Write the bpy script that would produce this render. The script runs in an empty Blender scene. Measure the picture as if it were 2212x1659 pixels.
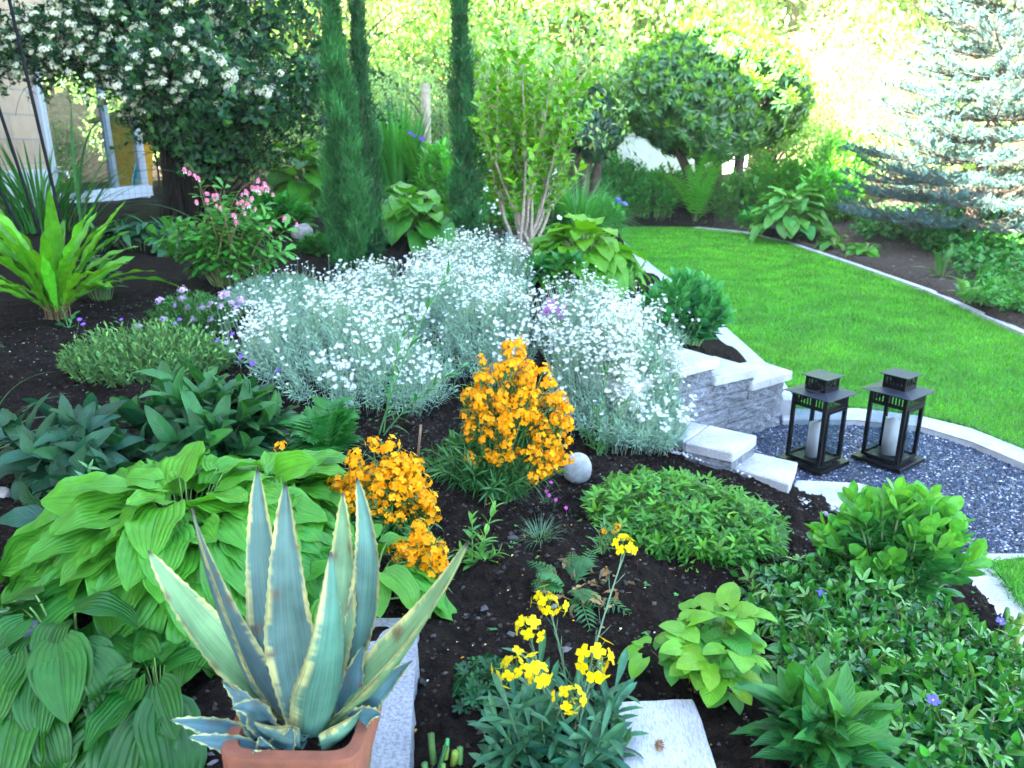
import bpy, bmesh, math
import numpy as np
from mathutils import Vector, Matrix

# ------------------------------------------------------------------ camera, world, sun, exposure
SC = bpy.context.scene
CAMZ, PITCH, F, CX, CY = 1.5, math.radians(17.5), 1650.0, 1106.0, 829.5   # focal length and centre on a 2212 px wide frame
cam = bpy.data.cameras.new("camera"); camo = bpy.data.objects.new("camera", cam)
SC.collection.objects.link(camo); SC.camera = camo
camo.location = (0, 0, CAMZ); camo.rotation_euler = (math.pi / 2 - PITCH, 0, 0)
cam.sensor_width = 36.0; cam.lens = F / 2212 * 36.0; cam.clip_start = 0.05; cam.clip_end = 600
cam.dof.use_dof = True; cam.dof.focus_distance = 1.95; cam.dof.aperture_fstop = 5.4
W = bpy.data.worlds.new("World"); SC.world = W; W.use_nodes = True
SUN_EL, SUN_AZ = math.radians(39), math.radians(-124)      # azimuth from +Y towards +X: the sun stands to the left, over the house
nt = W.node_tree; bg = nt.nodes["Background"]
sky = nt.nodes.new("ShaderNodeTexSky"); sky.sky_type = 'NISHITA'; sky.sun_disc = False
sky.sun_elevation = SUN_EL; sky.sun_rotation = SUN_AZ
sky.dust_density = 0.8; sky.ozone_density = 2.2; sky.air_density = 1.0
nt.links.new(sky.outputs[0], bg.inputs[0]); bg.inputs[1].default_value = 0.052
sun = bpy.data.lights.new("sun", 'SUN'); suno = bpy.data.objects.new("sun", sun); SC.collection.objects.link(suno)
sun.energy = 5.0; sun.angle = math.radians(0.5); sun.color = (1.0, 0.92, 0.77)
GLOW_VEIL = .0012  # density of the added veil that pales the background
_d = Vector((math.cos(SUN_EL) * math.sin(SUN_AZ), math.cos(SUN_EL) * math.cos(SUN_AZ), math.sin(SUN_EL)))
suno.rotation_euler = _d.to_track_quat('Z', 'Y').to_euler(); suno.location = (-20, 0, 30)
SC.view_settings.view_transform = 'Standard'; SC.view_settings.look = 'None'
SC.view_settings.gamma = 1.0; SC.view_settings.exposure = 5.22
SC.cycles.max_bounces = 7; SC.cycles.diffuse_bounces = 2; SC.cycles.glossy_bounces = 2
SC.cycles.transmission_bounces = 4; SC.cycles.transparent_max_bounces = 8; SC.cycles.caustics_reflective = False
SC.cycles.caustics_refractive = False; SC.cycles.use_denoising = True
try: SC.cycles.denoiser = 'OPENIMAGEDENOISE'
except Exception: pass

rng = np.random.default_rng(11)
def U(a, b, n=None): return rng.uniform(a, b, n)
def G(m, s, n=None): return rng.normal(m, s, n)
def unit(v): v = np.asarray(v, float); return v / np.maximum(np.linalg.norm(v, axis=-1, keepdims=True), 1e-9)
A = np.array

# ------------------------------------------------------------------ noise and the lie of the land
_tab = np.random.default_rng(3).uniform(-1, 1, (256, 256))
def vnoise(x, y):
    xi = np.floor(x).astype(int); yi = np.floor(y).astype(int); fx = x - xi; fy = y - yi
    fx = fx * fx * (3 - 2 * fx); fy = fy * fy * (3 - 2 * fy)
    t = lambda a, b: _tab[a % 256, b % 256]
    return (t(xi, yi) * (1 - fx) + t(xi + 1, yi) * fx) * (1 - fy) + (t(xi, yi + 1) * (1 - fx) + t(xi + 1, yi + 1) * fx) * fy
def fbm(x, y, o=4): return sum(vnoise(x * 2 ** i + 17 * i, y * 2 ** i + 31 * i) * .5 ** i for i in range(o))

SOIL_PTS = A([(-.2, .3, .42), (.3, .6, .40), (.3, 1.2, .39), (.9, .6, .34), (.9, 1.2, .31), (1.3, 1.0, .22), (.15, 1.9, .38), (.6, 2.1, .30), (.9, 2.5, .16),
    (.40, 2.8, .28), (.52, 3.05, .21), (.66, 3.06, .165), (.85, 3.0, .145), (1.0, 2.92, .10), (1.15, 2.85, .06), (1.25, 2.7, .045), (1.4, 2.6, .03), (1.6, 2.5, .03), (1.5, 2.3, .05), (1.6, 1.8, .06), (1.35, 1.5, .17), (2.0, 1.4, .05), (1.7, 1.0, .12), (1.0, 1.8, .22),
    (.5, 3.5, .43), (.9, 4.0, .44), (1.2, 4.3, .30), (1.42, 4.2, .13), (1.40, 4.5, .13), (1.4, 5.5, .14), (1.45, 7, .12), (1.5, 9, .10), (1.0, 6, .42), (.2, 4.2, .52), (.2, 6, .55), (0, 8, .58),
    (-.5, 2.4, .45), (-.5, 1.5, .42), (-.8, 1.2, .36), (-1.0, .8, .30), (-1.3, 2.2, .48), (-1.2, 3.2, .54), (-2, 4.2, .58), (-2.4, 3.0, .55), (-2.2, 5.5, .64), (-3.5, 7, .72), (-4, 10, .75), (-1.5, 7.5, .66),
    (-1.5, 12, .7), (0, 11, .55), (.6, 14, .35), (1.5, 14, .14), (1.6, 14.8, .22), (3, 15.0, .20), (3, 14.5, .06), (4.6, 14.8, .20), (2, 15.8, .45), (4, 16, .45), (6, 15.5, .42), (3, 18, .85), (6, 18, .85), (9, 16, .7), (5.4, 12, .14), (7, 11.5, .4), (4.9, 11, .07), (4.8, 8, .06), (4.75, 5, .05), (6.5, 9, .12), (8, 6, .15), (7, 14, .4), (10, 20, .2), (0, 20, .5), (-8, 18, .7), (-5.5, 8, .72), (4, 2, 0), (4, .5, 0), (8, 0, 0), (-6, 0, .4), (0, -6, .35)])
def soil_h(x, y):
    x = np.asarray(x, float); y = np.asarray(y, float)
    sh = x.shape; xf = x.ravel(); yf = y.ravel(); out = np.empty(len(xf))
    for a in range(0, len(xf), 20000):
        X = xf[a:a + 20000, None]; Y = yf[a:a + 20000, None]
        s = np.maximum(.35, .12 * Y)
        d2 = ((X - SOIL_PTS[:, 0]) ** 2 + (Y - SOIL_PTS[:, 1]) ** 2) / s ** 2
        w = 1 / (d2 + .05) ** 2
        out[a:a + 20000] = (w * SOIL_PTS[:, 2]).sum(1) / w.sum(1)
    h = out.reshape(sh)
    h = h + np.clip((y - 24) * .42, 0, 11)          # the slope behind the garden
    return h

def soil_detail(x, y):
    n = np.clip((6 - y) / 2, 0, 1) * np.clip(y / .3, 0, 1); c = np.maximum(0, fbm(x * 23 + 5, y * 23, 2) - .1)
    return n * (.018 * fbm(x * 8, y * 8, 2) + .022 * c + .012 * np.abs(vnoise(x * 41, y * 41))) + .02 * fbm(x * 1.7, y * 1.7, 2)
# ------------------------------------------------------------------ pixel of the 2212 x 1659 photograph -> a ray, and where it meets the land
def ray(px, py):
    a = (px - CX) / F; b = -(py - CY) / F
    return A([a, math.cos(PITCH) + b * math.sin(PITCH), -math.sin(PITCH) + b * math.cos(PITCH)])
def at_z(px, py, z): d = ray(px, py); return A([0, 0, CAMZ]) + d * ((z - CAMZ) / d[2])
def at_y(px, py, y): d = ray(px, py); return A([0, 0, CAMZ]) + d * (y / d[1])
def g(px, py):
    d = ray(px, py); t = .3
    while t < 40:
        p = d * t + A([0, 0, CAMZ])
        if p[2] <= soil_h(p[0], p[1]): break
        t += .01 + t * .003
    return A([p[0], p[1], float(soil_h(p[0], p[1]))])
def topx(P):
    P = np.asarray(P, float); y, z = P[..., 1], P[..., 2] - CAMZ; d = y * math.cos(PITCH) - z * math.sin(PITCH); u = y * math.sin(PITCH) + z * math.cos(PITCH); return CX + F * P[..., 0] / d, CY - F * u / d
def pxm(p, px): # length in metres of px photo pixels at point p
    return px * (p[1] * math.cos(PITCH) + (CAMZ - p[2]) * math.sin(PITCH)) / F

# ------------------------------------------------------------------ objects
def link(o): SC.collection.objects.link(o); return o
def thing(name, label, cat, loc, group=None):
    o = link(bpy.data.objects.new(name, None)); o.location = loc; o.empty_display_size = .05
    o['label'] = label; o['category'] = cat
    if group: o['group'] = group
    return o
def tag(o, label=None, cat=None, group=None, kind=None):
    for k, v in (('label', label), ('category', cat), ('group', group), ('kind', kind)):
        if v: o[k] = v
    return o
class MB:
    """collects arrays of vertices, faces, per-vertex colour and leaf coordinates, and links them as one mesh object"""
    def __init__(s): s.V = []; s.C = []; s.T = []; s.F = {}; s.n = 0
    def add(s, V, Fs, col, luv=None):
        V = np.asarray(V, float).reshape(-1, 3); n = len(V)
        c = np.broadcast_to(np.asarray(col, float), (n, 3)) if np.ndim(col) < 2 else np.asarray(col, float).reshape(-1, 3)
        s.V.append(V); s.C.append(c); s.T.append(np.zeros((n, 3)) if luv is None else np.asarray(luv, float).reshape(-1, 3))
        Fs = np.asarray(Fs, int); s.F.setdefault(Fs.shape[1], []).append(Fs + s.n); s.n += n
    def addmb(s, o, M=None):
        V, C, T, Fd = o.arrays()
        if M is not None: V = V @ M[:3, :3].T + M[:3, 3]
        n0 = s.n; s.V.append(V); s.C.append(C); s.T.append(T); s.n += len(V)
        for k, f in Fd.items(): s.F.setdefault(k, []).append(f + n0)
    def arrays(s):
        return np.concatenate(s.V), np.concatenate(s.C), np.concatenate(s.T), {k: np.concatenate(f) for k, f in s.F.items()}
    def mesh(s, name, mat, off=None, smooth=True):
        V, C, T, Fd = s.arrays()
        if off is not None: V = V - np.asarray(off)
        me = bpy.data.meshes.new(name); me.vertices.add(len(V)); me.vertices.foreach_set("co", V.astype(np.float32).ravel())
        fl = [Fd[k] for k in sorted(Fd)]; idx = np.concatenate([f.ravel() for f in fl])
        tot = np.concatenate([np.full(len(f), f.shape[1]) for f in fl]); st = np.concatenate([[0], np.cumsum(tot)[:-1]])
        me.loops.add(len(idx)); me.loops.foreach_set("vertex_index", idx.astype(np.int32))
        me.polygons.add(len(tot)); me.polygons.foreach_set("loop_start", st.astype(np.int32))
        me.polygons.foreach_set("use_smooth", np.full(len(tot), smooth))
        me.update(calc_edges=True)
        a = me.attributes.new("col", 'FLOAT_COLOR', 'POINT'); a.data.foreach_set("color", np.c_[C, np.ones(len(C))].astype(np.float32).ravel())
        a = me.attributes.new("luv", 'FLOAT_VECTOR', 'POINT'); a.data.foreach_set("vector", T.astype(np.float32).ravel())
        me.materials.append(mat); return me
    def build(s, name, mat, parent=None, smooth=True):
        off = None if parent is None else np.array(_wloc(parent))
        o = link(bpy.data.objects.new(name, s.mesh(name, mat, off, smooth)))
        if parent is not None: o.parent = parent
        return o
def _wloc(o):
    p = np.array(o.location)
    while o.parent is not None: o = o.parent; p = p + np.array(o.location)
    return p
def bmobj(name, bm, mat, parent=None, smooth=False):
    me = bpy.data.meshes.new(name); bm.to_mesh(me); bm.free(); me.materials.append(mat)
    for p in me.polygons: p.use_smooth = smooth
    o = link(bpy.data.objects.new(name, me))
    if parent is not None: o.parent = parent; me.transform(Matrix.Translation(-Vector(_wloc(parent))))
    return o
def copy_tree(o, parent=None):
    c = o.copy(); link(c)
    if parent is not None: c.parent = parent
    for ch in list(o.children): copy_tree(ch, c)
    return c

# ------------------------------------------------------------------ materials
def newmat(name):
    m = bpy.data.materials.new(name); m.use_nodes = True; n = m.node_tree
    return m, n, n.nodes, n.links, n.nodes["Principled BSDF"]
def leafmat(name, rough=.45, trans=.3, veins=None, spec=.4, mottle=.25, mscale=60, tint=(1.35, 1.3, .55)):
    m, n, N, L, b = newmat(name)
    at = N.new("ShaderNodeAttribute"); at.attribute_name = "col"
    lu = N.new("ShaderNodeAttribute"); lu.attribute_name = "luv"
    no = N.new("ShaderNodeTexNoise"); no.inputs["Scale"].default_value = mscale; no.inputs["Detail"].default_value = 3
    tc = N.new("ShaderNodeNewGeometry"); L.new(tc.outputs["Position"], no.inputs["Vector"])
    mr = N.new("ShaderNodeMapRange"); mr.inputs["To Min"].default_value = 1 - mottle; mr.inputs["To Max"].default_value = 1 + mottle
    mr.inputs["From Min"].default_value = .3; mr.inputs["From Max"].default_value = .7; L.new(no.outputs["Fac"], mr.inputs["Value"])
    mul = N.new("ShaderNodeVectorMath"); mul.operation = 'SCALE'; L.new(at.outputs["Color"], mul.inputs[0]); L.new(mr.outputs[0], mul.inputs["Scale"])
    col = mul.outputs[0]
    if veins:
        sx = N.new("ShaderNodeSeparateXYZ"); L.new(lu.outputs["Vector"], sx.inputs[0])
        mm = lambda op, a, b_: _math(N, L, op, a, b_)
        ab = mm('ABSOLUTE', sx.outputs["X"], None)
        if veins == 'parallel':
            arg = mm('MULTIPLY', ab, 26.0)
        else:                                   # pinnate: side veins slanting towards the tip
            arg = mm('MULTIPLY', mm('SUBTRACT', sx.outputs["Y"], mm('MULTIPLY', ab, .28)), 62.0)
        wv = mm('SINE', arg, None)
        lin = mm('POWER', mm('MULTIPLY_ADD', wv, .5) if False else mm('ADD', mm('MULTIPLY', wv, .5), .5), 6.0 if veins != 'parallel' else 2.0)
        rib = mm('LESS_THAN', ab, .045)
        bump = N.new("ShaderNodeBump"); bump.inputs["Strength"].default_value = .4; bump.inputs["Distance"].default_value = .004
        L.new(mm('SUBTRACT', 1.0, mm('ADD', lin, rib)), bump.inputs["Height"]); L.new(bump.outputs[0], b.inputs["Normal"])
        lt = N.new("ShaderNodeMix"); lt.data_type = 'RGBA'; lt.blend_type = 'MIX'
        L.new(mm('ADD', mm('MULTIPLY', lin, .11 if veins != 'parallel' else .12), mm('MULTIPLY', rib, .35)), lt.inputs[0])
        L.new(col, lt.inputs[6])
        br = N.new("ShaderNodeVectorMath"); br.operation = 'MULTIPLY_ADD'; L.new(col, br.inputs[0])
        br.inputs[1].default_value = (1.5, 1.35, 1.3) if veins != 'parallel' else (.5, .55, .5); br.inputs[2].default_value = (.02, .03, .01) if veins != 'parallel' else (0, 0, 0)
        L.new(br.outputs[0], lt.inputs[7]); col = lt.outputs[2]
    L.new(col, b.inputs["Base Color"]); b.inputs["Roughness"].default_value = rough
    b.inputs["Specular IOR Level"].default_value = spec
    if trans > 0:
        t = N.new("ShaderNodeBsdfTranslucent"); tm = N.new("ShaderNodeVectorMath"); tm.operation = 'MULTIPLY'
        L.new(col, tm.inputs[0]); tm.inputs[1].default_value = tint; L.new(tm.outputs[0], t.inputs["Color"])
        mx = N.new("ShaderNodeMixShader"); mx.inputs[0].default_value = trans
        L.new(b.outputs[0], mx.inputs[1]); L.new(t.outputs[0], mx.inputs[2]); L.new(mx.outputs[0], N["Material Output"].inputs[0])
    return m
def _math(N, L, op, a, b):
    n = N.new("ShaderNodeMath"); n.operation = op
    for i, v in enumerate((a, b)):
        if v is None: continue
        if isinstance(v, (int, float)): n.inputs[i].default_value = v
        else: L.new(v, n.inputs[i])
    return n.outputs[0]
def plainmat(name, col, rough=.6, metal=0, noise=.15, nscale=30, bump=0, bscale=80, bdist=.003, spec=.4):
    m, n, N, L, b = newmat(name)
    no = N.new("ShaderNodeTexNoise"); no.inputs["Scale"].default_value = nscale; no.inputs["Detail"].default_value = 6
    ge = N.new("ShaderNodeNewGeometry"); L.new(ge.outputs["Position"], no.inputs["Vector"])
    r = N.new("ShaderNodeValToRGB"); c = A(col)
    r.color_ramp.elements[0].position = .3; r.color_ramp.elements[1].position = .72
    r.color_ramp.elements[0].color = (*(c * (1 - noise)), 1); r.color_ramp.elements[1].color = (*np.minimum(c * (1 + noise), 1), 1)
    L.new(no.outputs["Fac"], r.inputs[0]); L.new(r.outputs[0], b.inputs["Base Color"])
    b.inputs["Roughness"].default_value = rough; b.inputs["Metallic"].default_value = metal; b.inputs["Specular IOR Level"].default_value = spec
    if bump:
        n2 = N.new("ShaderNodeTexNoise"); n2.inputs["Scale"].default_value = bscale; n2.inputs["Detail"].default_value = 5; L.new(ge.outputs["Position"], n2.inputs["Vector"])
        bp = N.new("ShaderNodeBump"); bp.inputs["Strength"].default_value = bump; bp.inputs["Distance"].default_value = bdist
        L.new(n2.outputs["Fac"], bp.inputs["Height"]); L.new(bp.outputs[0], b.inputs["Normal"])
    return m
def granitemat(name, base, dark, streak=(1, 1, 1), scale=150, bump=.5, rough=.75, warm=None):
    m, n, N, L, b = newmat(name)
    ge = N.new("ShaderNodeTexCoord"); mp = N.new("ShaderNodeMapping"); mp.inputs["Scale"].default_value = streak; L.new(ge.outputs["Object"], mp.inputs[0])
    a = N.new("ShaderNodeTexNoise"); a.inputs["Scale"].default_value = scale; a.inputs["Detail"].default_value = 6; a.inputs["Roughness"].default_value = .75; L.new(mp.outputs[0], a.inputs["Vector"])
    r = N.new("ShaderNodeValToRGB"); r.color_ramp.elements[0].position = .36; r.color_ramp.elements[0].color = (*dark, 1)
    r.color_ramp.elements[1].position = .58; r.color_ramp.elements[1].color = (*base, 1); L.new(a.outputs["Fac"], r.inputs[0])
    w = N.new("ShaderNodeTexNoise"); w.inputs["Scale"].default_value = 6; w.inputs["Detail"].default_value = 5; L.new(ge.outputs["Object"], w.inputs["Vector"])
    mr = N.new("ShaderNodeMapRange"); mr.inputs["From Min"].default_value = .3; mr.inputs["From Max"].default_value = .7; mr.inputs["To Min"].default_value = .72; mr.inputs["To Max"].default_value = 1.18; L.new(w.outputs["Fac"], mr.inputs[0])
    s = N.new("ShaderNodeVectorMath"); s.operation = 'SCALE'; L.new(r.outputs[0], s.inputs[0]); L.new(mr.outputs[0], s.inputs["Scale"])
    L.new(s.outputs[0], b.inputs["Base Color"]); b.inputs["Roughness"].default_value = rough
    bp = N.new("ShaderNodeBump"); bp.inputs["Strength"].default_value = bump; bp.inputs["Distance"].default_value = .004
    L.new(a.outputs["Fac"], bp.inputs["Height"]); L.new(bp.outputs[0], b.inputs["Normal"])
    return m

# ------------------------------------------------------------------ leaf shapes: half width along the leaf, t in 0..1
def p_ell(t): return np.sin(np.pi * np.clip(t, 0, 1) ** .85) ** .8
def p_lance(t): return np.sin(np.pi * t ** .72) ** 1.1
def p_ovate(t): return np.clip(1.06 * (t + .02) ** .38 * (1 - t) ** .75 * 1.55, 0, 1)
def p_heart(t): return np.clip((1 - t) ** .8 * (t + .06) ** .18 * 1.25, 0, 1.02)
def p_obov(t): return np.sin(np.pi * t ** 1.7) ** .75 * .98 + .03
def p_strap(t): return np.minimum(1, (1 - t) * 3.0) ** .8 * (.75 + .25 * np.minimum(1, t * 4))
def p_blade(t): return (1 - t) ** .7 + .02
def p_hosta(t): return np.clip((t + .03) ** .46 * np.maximum(1 - t, 0) ** .92 * 2.33, 0, 1)
def p_petal(t): return np.sin(np.pi * (t * .82 + .02) ** 1.25) ** .7
def serr(p, k, a=.14):
    def f(t): return p(t) * (1 - a * ((t * k) % 1.0))
    return f

def jc(base, n, dv=.16, dh=.10):
    """n colours around a base: brightness and yellow/blue drift from leaf to leaf"""
    v = np.exp(G(0, dv, n))[:, None]; h = G(0, dh, n)
    return np.clip(A(base) * v * np.c_[1 + h * 1.6, 1 + h * .3, 1 - h], .002, .95)

def leaves(mb, P, D, N, L, Wd, prof=p_ell, col=(.1, .3, .05), bend=0., fold=.25, wave=0., wf=2.5, nl=4, nw=3, cord=0., twist=0., tip=None, droop_p=1.0):
    P = np.asarray(P, float).reshape(-1, 3); n = len(P); D = unit(np.broadcast_to(D, P.shape)); N = np.broadcast_to(N, P.shape)
    B = np.cross(D, N); bl = np.linalg.norm(B, axis=1) < 1e-3; 
    if bl.any(): B = B.copy(); B[bl] = np.cross(D[bl], [.9, .1, .3])
    B = unit(B); N = np.cross(B, D)
    bc = lambda a: np.broadcast_to(np.asarray(a, float), (n,))
    L, Wd, bend, fold, wave, twist = map(bc, (L, Wd, bend, fold, wave, twist))
    t = np.linspace(0, 1, nl); s = np.linspace(-1, 1, nw); pt = prof(t)
    b = np.where(np.abs(bend) < 1e-3, 1e-3, bend)[:, None]
    th = b * t; X = np.sin(th) / b * L[:, None]; Z = -(1 - np.cos(th)) / b * L[:, None]
    sn, cs = np.sin(th), np.cos(th)
    lat = (Wd[:, None] / 2 * pt)[:, :, None] * s                                     # n,nl,nw
    al = np.abs(lat)
    up = al * np.sin(fold)[:, None, None]
    if np.any(wave > 0):
        ph = U(0, 6.28, n)[:, None, None]
        up = up + (wave * Wd)[:, None, None] * np.sin(2 * np.pi * wf * t[None, :, None] + ph + 1.1 * s[None, None, :]) * np.abs(s)[None, None, :] ** 1.3 * np.minimum(1, pt * 2)[None, :, None]
    la = lat * np.cos(fold)[:, None, None]
    if np.any(twist != 0):
        tw = twist[:, None, None] * t[None, :, None]; la, up = la * np.cos(tw) - up * np.sin(tw), la * np.sin(tw) + up * np.cos(tw)
    sh = -cord * L[:, None, None] * np.abs(s)[None, None, :] ** 1.4 * (1 - t)[None, :, None] ** 3
    ax = X[:, :, None] + sh * cs[:, :, None] + up * sn[:, :, None]; az = Z[:, :, None] - sh * sn[:, :, None] + up * cs[:, :, None]
    V = P[:, None, None] + ax[..., None] * D[:, None, None] + az[..., None] * N[:, None, None] + la[..., None] * B[:, None, None]
    base = (np.arange(n) * nl * nw)[:, None, None]
    i = np.arange(nl - 1)[:, None] * nw + np.arange(nw - 1)[None]
    i = base + i[None]
    Fq = np.stack([i, i + 1, i + nw + 1, i + nw], -1).reshape(-1, 4)
    c = np.broadcast_to(np.asarray(col, float), (n, 3))[:, None, None] * np.ones((1, nl, nw, 1))
    if tip is not None: c = c + (np.asarray(tip) - c) * (t ** 2)[None, :, None, None]
    luv = np.zeros((n, nl, nw, 3)); luv[..., 0] = s; luv[..., 1] = t[None, :, None]; luv[..., 2] = U(0, 1, n)[:, None, None]
    mb.add(V, Fq, c.reshape(-1, 3), luv)

def tubes(mb, paths, r, sides=4, col=(.1, .2, .05)):
    paths = np.asarray(paths, float); n, k, _ = paths.shape
    T = unit(np.gradient(paths, axis=1)); ref = np.where(np.abs(T[..., 2:3]) > .9, A([1., .1, 0]), A([0, 0, 1.])) * np.ones_like(T)
    ref = np.broadcast_to(ref[:, :1], T.shape)
    a = unit(np.cross(T, ref)); b = np.cross(T, a)
    r = np.broadcast_to(np.asarray(r, float), (n, k))
    an = np.arange(sides) / sides * 2 * np.pi
    V = paths[:, :, None] + r[..., None, None] * (np.cos(an)[:, None] * a[:, :, None] + np.sin(an)[:, None] * b[:, :, None])
    base = (np.arange(n) * k * sides)[:, None, None]; j = np.arange(sides); i = np.arange(k - 1)[:, None] * sides
    q = np.stack([i + j, i + (j + 1) % sides, i + sides + (j + 1) % sides, i + sides + j], -1)[None] + base[..., None]
    c = np.asarray(col, float)
    c = np.broadcast_to(c if c.ndim == 1 else c[:, None, None, :], (n, k, sides, 3))
    mb.add(V, q.reshape(-1, 4), c.reshape(-1, 3))
def bez(a, c, b, k):
    t = np.linspace(0, 1, k)[None, :, None]; a, b, c = (np.asarray(v, float).reshape(-1, 1, 3) for v in (a, b, c))
    return a * (1 - t) ** 2 + 2 * c * t * (1 - t) + b * t ** 2

def stems(c, rx, ry, H, n, k=7, base=.45, prof=lambda r: np.sqrt(1 - .8 * r * r), lo=.8, hi=1.06, follow=.6, rot=0., ctrl=.62):
    """n bent stems of a mound with half axes rx, ry and height H that stands at c and follows the soil"""
    r = np.sqrt(U(0, 1, n)); f = U(0, 6.283, n); dx = rx * r * np.cos(f); dy = ry * r * np.sin(f)
    dx, dy = dx * math.cos(rot) - dy * math.sin(rot), dx * math.sin(rot) + dy * math.cos(rot)
    bx, by = c[0] + dx * base, c[1] + dy * base; tx, ty = c[0] + dx, c[1] + dy
    bz = soil_h(bx, by); tz = c[2] + (soil_h(tx, ty) - c[2]) * follow + H * prof(r) * U(lo, hi, n)
    a = np.c_[bx, by, bz]; b = np.c_[tx, ty, tz]
    m = a + (b - a) * A([.35, .35, ctrl]) + np.c_[G(0, .04, n) * H, G(0, .04, n) * H, np.zeros(n)]
    return bez(a, m, b, k)
def along(paths, ts, alpha=1.0, div=2.4, phase=None, upb=.0, jit=.12):
    n, k, _ = paths.shape; ts = np.asarray(ts); m = len(ts); x = ts * (k - 1); i = np.minimum(x.astype(int), k - 2); f = (x - i)[None, :, None]
    P = paths[:, i] * (1 - f) + paths[:, i + 1] * f; T = unit(paths[:, i + 1] - paths[:, i])
    a = unit(np.cross(T, A([1., .13, .05]))); b = np.cross(T, a)
    ph = (U(0, 6.28, n) if phase is None else phase)[:, None] + div * np.arange(m) + G(0, .2, (n, m))
    R = np.cos(ph)[..., None] * a + np.sin(ph)[..., None] * b
    al = (np.broadcast_to(np.asarray(alpha, float), (m,))[None] + G(0, jit, (n, m)))[..., None]
    D = np.cos(al) * T + np.sin(al) * R; N = np.sin(al) * T - np.cos(al) * R + upb * A([0, 0, 1.])
    return P.reshape(-1, 3), D.reshape(-1, 3), N.reshape(-1, 3), np.broadcast_to(ts, (n, m)).ravel()
def palm(P, D, N, L, angs, scl, off=.0):
    """leaflets spread like fingers (or wings) in the plane of each leaf frame"""
    B = unit(np.cross(D, N)); D = unit(D); o = []
    for a, s in zip(angs, scl):
        Dn = math.cos(a) * D + math.sin(a) * B; o.append((P + off * np.asarray(L).reshape(-1, 1) * Dn, Dn, N, L * s))
    return tuple(np.concatenate([q[i] for q in o]) for i in range(4))
def flower(mb, npet, L, Wd, prof=p_petal, col=(.9, .9, .9), cup=.35, bend=.3, centre=None, P=(0, 0, 0), Nn=(0, 0, 1), nl=3, nw=3, fold=.1, dv=.05):
    """a batch of flowers at P facing Nn"""
    P = np.asarray(P, float).reshape(-1, 3); Nn = unit(np.broadcast_to(Nn, P.shape)); n = len(P)
    a = unit(np.cross(Nn, A([.31, .8, .27]))); b = np.cross(Nn, a); ph = U(0, 6.28, n); L = np.broadcast_to(L, (n,)); 
    cc = jc(col, n, dv, .03)
    for i in range(npet):
        f = (ph + i * 2 * np.pi / npet + G(0, .08, n))[:, None]; R = np.cos(f) * a + np.sin(f) * b
        leaves(mb, P, math.cos(cup) * R + math.sin(cup) * Nn, math.cos(cup) * Nn - math.sin(cup) * R, L * U(.9, 1.1, n), L * Wd, prof, cc, bend=bend, fold=fold, nl=nl, nw=nw)
    if centre is not None:
        for i in range(3):
            f = (ph + i * 2.1)[:, None]; R = np.cos(f) * a + np.sin(f) * b
            leaves(mb, P + Nn * (L * .06)[:, None] - R * (L * .16)[:, None], R, Nn, L * .34, L * .3, p_ell, centre, bend=.8, nl=3, nw=3)
def Mz(P, Nn, s=1.0, spin=None):
    """matrices that stand a local +Z up along Nn at P"""
    P = np.asarray(P, float).reshape(-1, 3); n = len(P); z = unit(np.broadcast_to(Nn, P.shape)); x = unit(np.cross(A([.12, .97, .2]), z)); y = np.cross(z, x)
    a = (U(0, 6.28, n) if spin is None else np.broadcast_to(spin, (n,)))[:, None]; x, y = np.cos(a) * x + np.sin(a) * y, -np.sin(a) * x + np.cos(a) * y
    s = np.broadcast_to(s, (n,)); M = np.zeros((n, 4, 4)); M[:, :3, 0] = x * s[:, None]; M[:, :3, 1] = y * s[:, None]; M[:, :3, 2] = z * s[:, None]; M[:, :3, 3] = P; M[:, 3, 3] = 1
    return M
def scatter(root, name, plural, variants, Ms, mat, limit=100):
    """the nearest `limit` as parts of their own, the rest as one part of kind stuff"""
    off = _wloc(root); order = np.argsort(np.linalg.norm(Ms[:, :3, 3] - A([0, 0, CAMZ]), axis=1)); data = [v.mesh(name, mat) for v in variants]
    for q, i in enumerate(order[:limit]):
        o = link(bpy.data.objects.new(name, data[q % len(data)])); o.parent = root
        M = Ms[i].copy(); M[:3, 3] -= off; o.matrix_local = Matrix(M.tolist())
    if len(order) > limit:
        mb = MB()
        for q, i in enumerate(order[limit:]): mb.addmb(variants[q % len(variants)], Ms[i])
        tag(mb.build(plural, mat, root), kind='stuff')
# ------------------------------------------------------------------ ground
def in_poly(x, y, poly):
    poly = np.asarray(poly)[:, :2]; r = np.zeros(np.shape(x), bool); j = len(poly) - 1
    for i in range(len(poly)):
        xi, yi = poly[i]; xj, yj = poly[j]
        if yi != yj: r ^= ((yi > y) != (yj > y)) & (x < (xj - xi) * (y - yi) / (yj - yi) + xi)
        j = i
    return r
Zp = lambda L, z: [at_z(a, b, z) for a, b in L]
LAWN_Z = .02
lawn_px = [(1680, 840), (1640, 800), (1590, 745), (1500, 655), (1430, 600), (1375, 552), (1345, 522), (1325, 503), (1345, 492), (1400, 488), (1500, 491), (1600, 501), (1700, 523), (1850, 574), (2000, 627), (2212, 722), (2600, 905)]
kerb_out = [(2600, 1160), (2400, 1062), (2212, 972), (2100, 926), (1990, 899), (1850, 882), (1685, 884)]
kerb_in = [(2600, 1215), (2400, 1100), (2212, 1003), (2100, 955), (1990, 922), (1850, 908), (1690, 907)]
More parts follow.
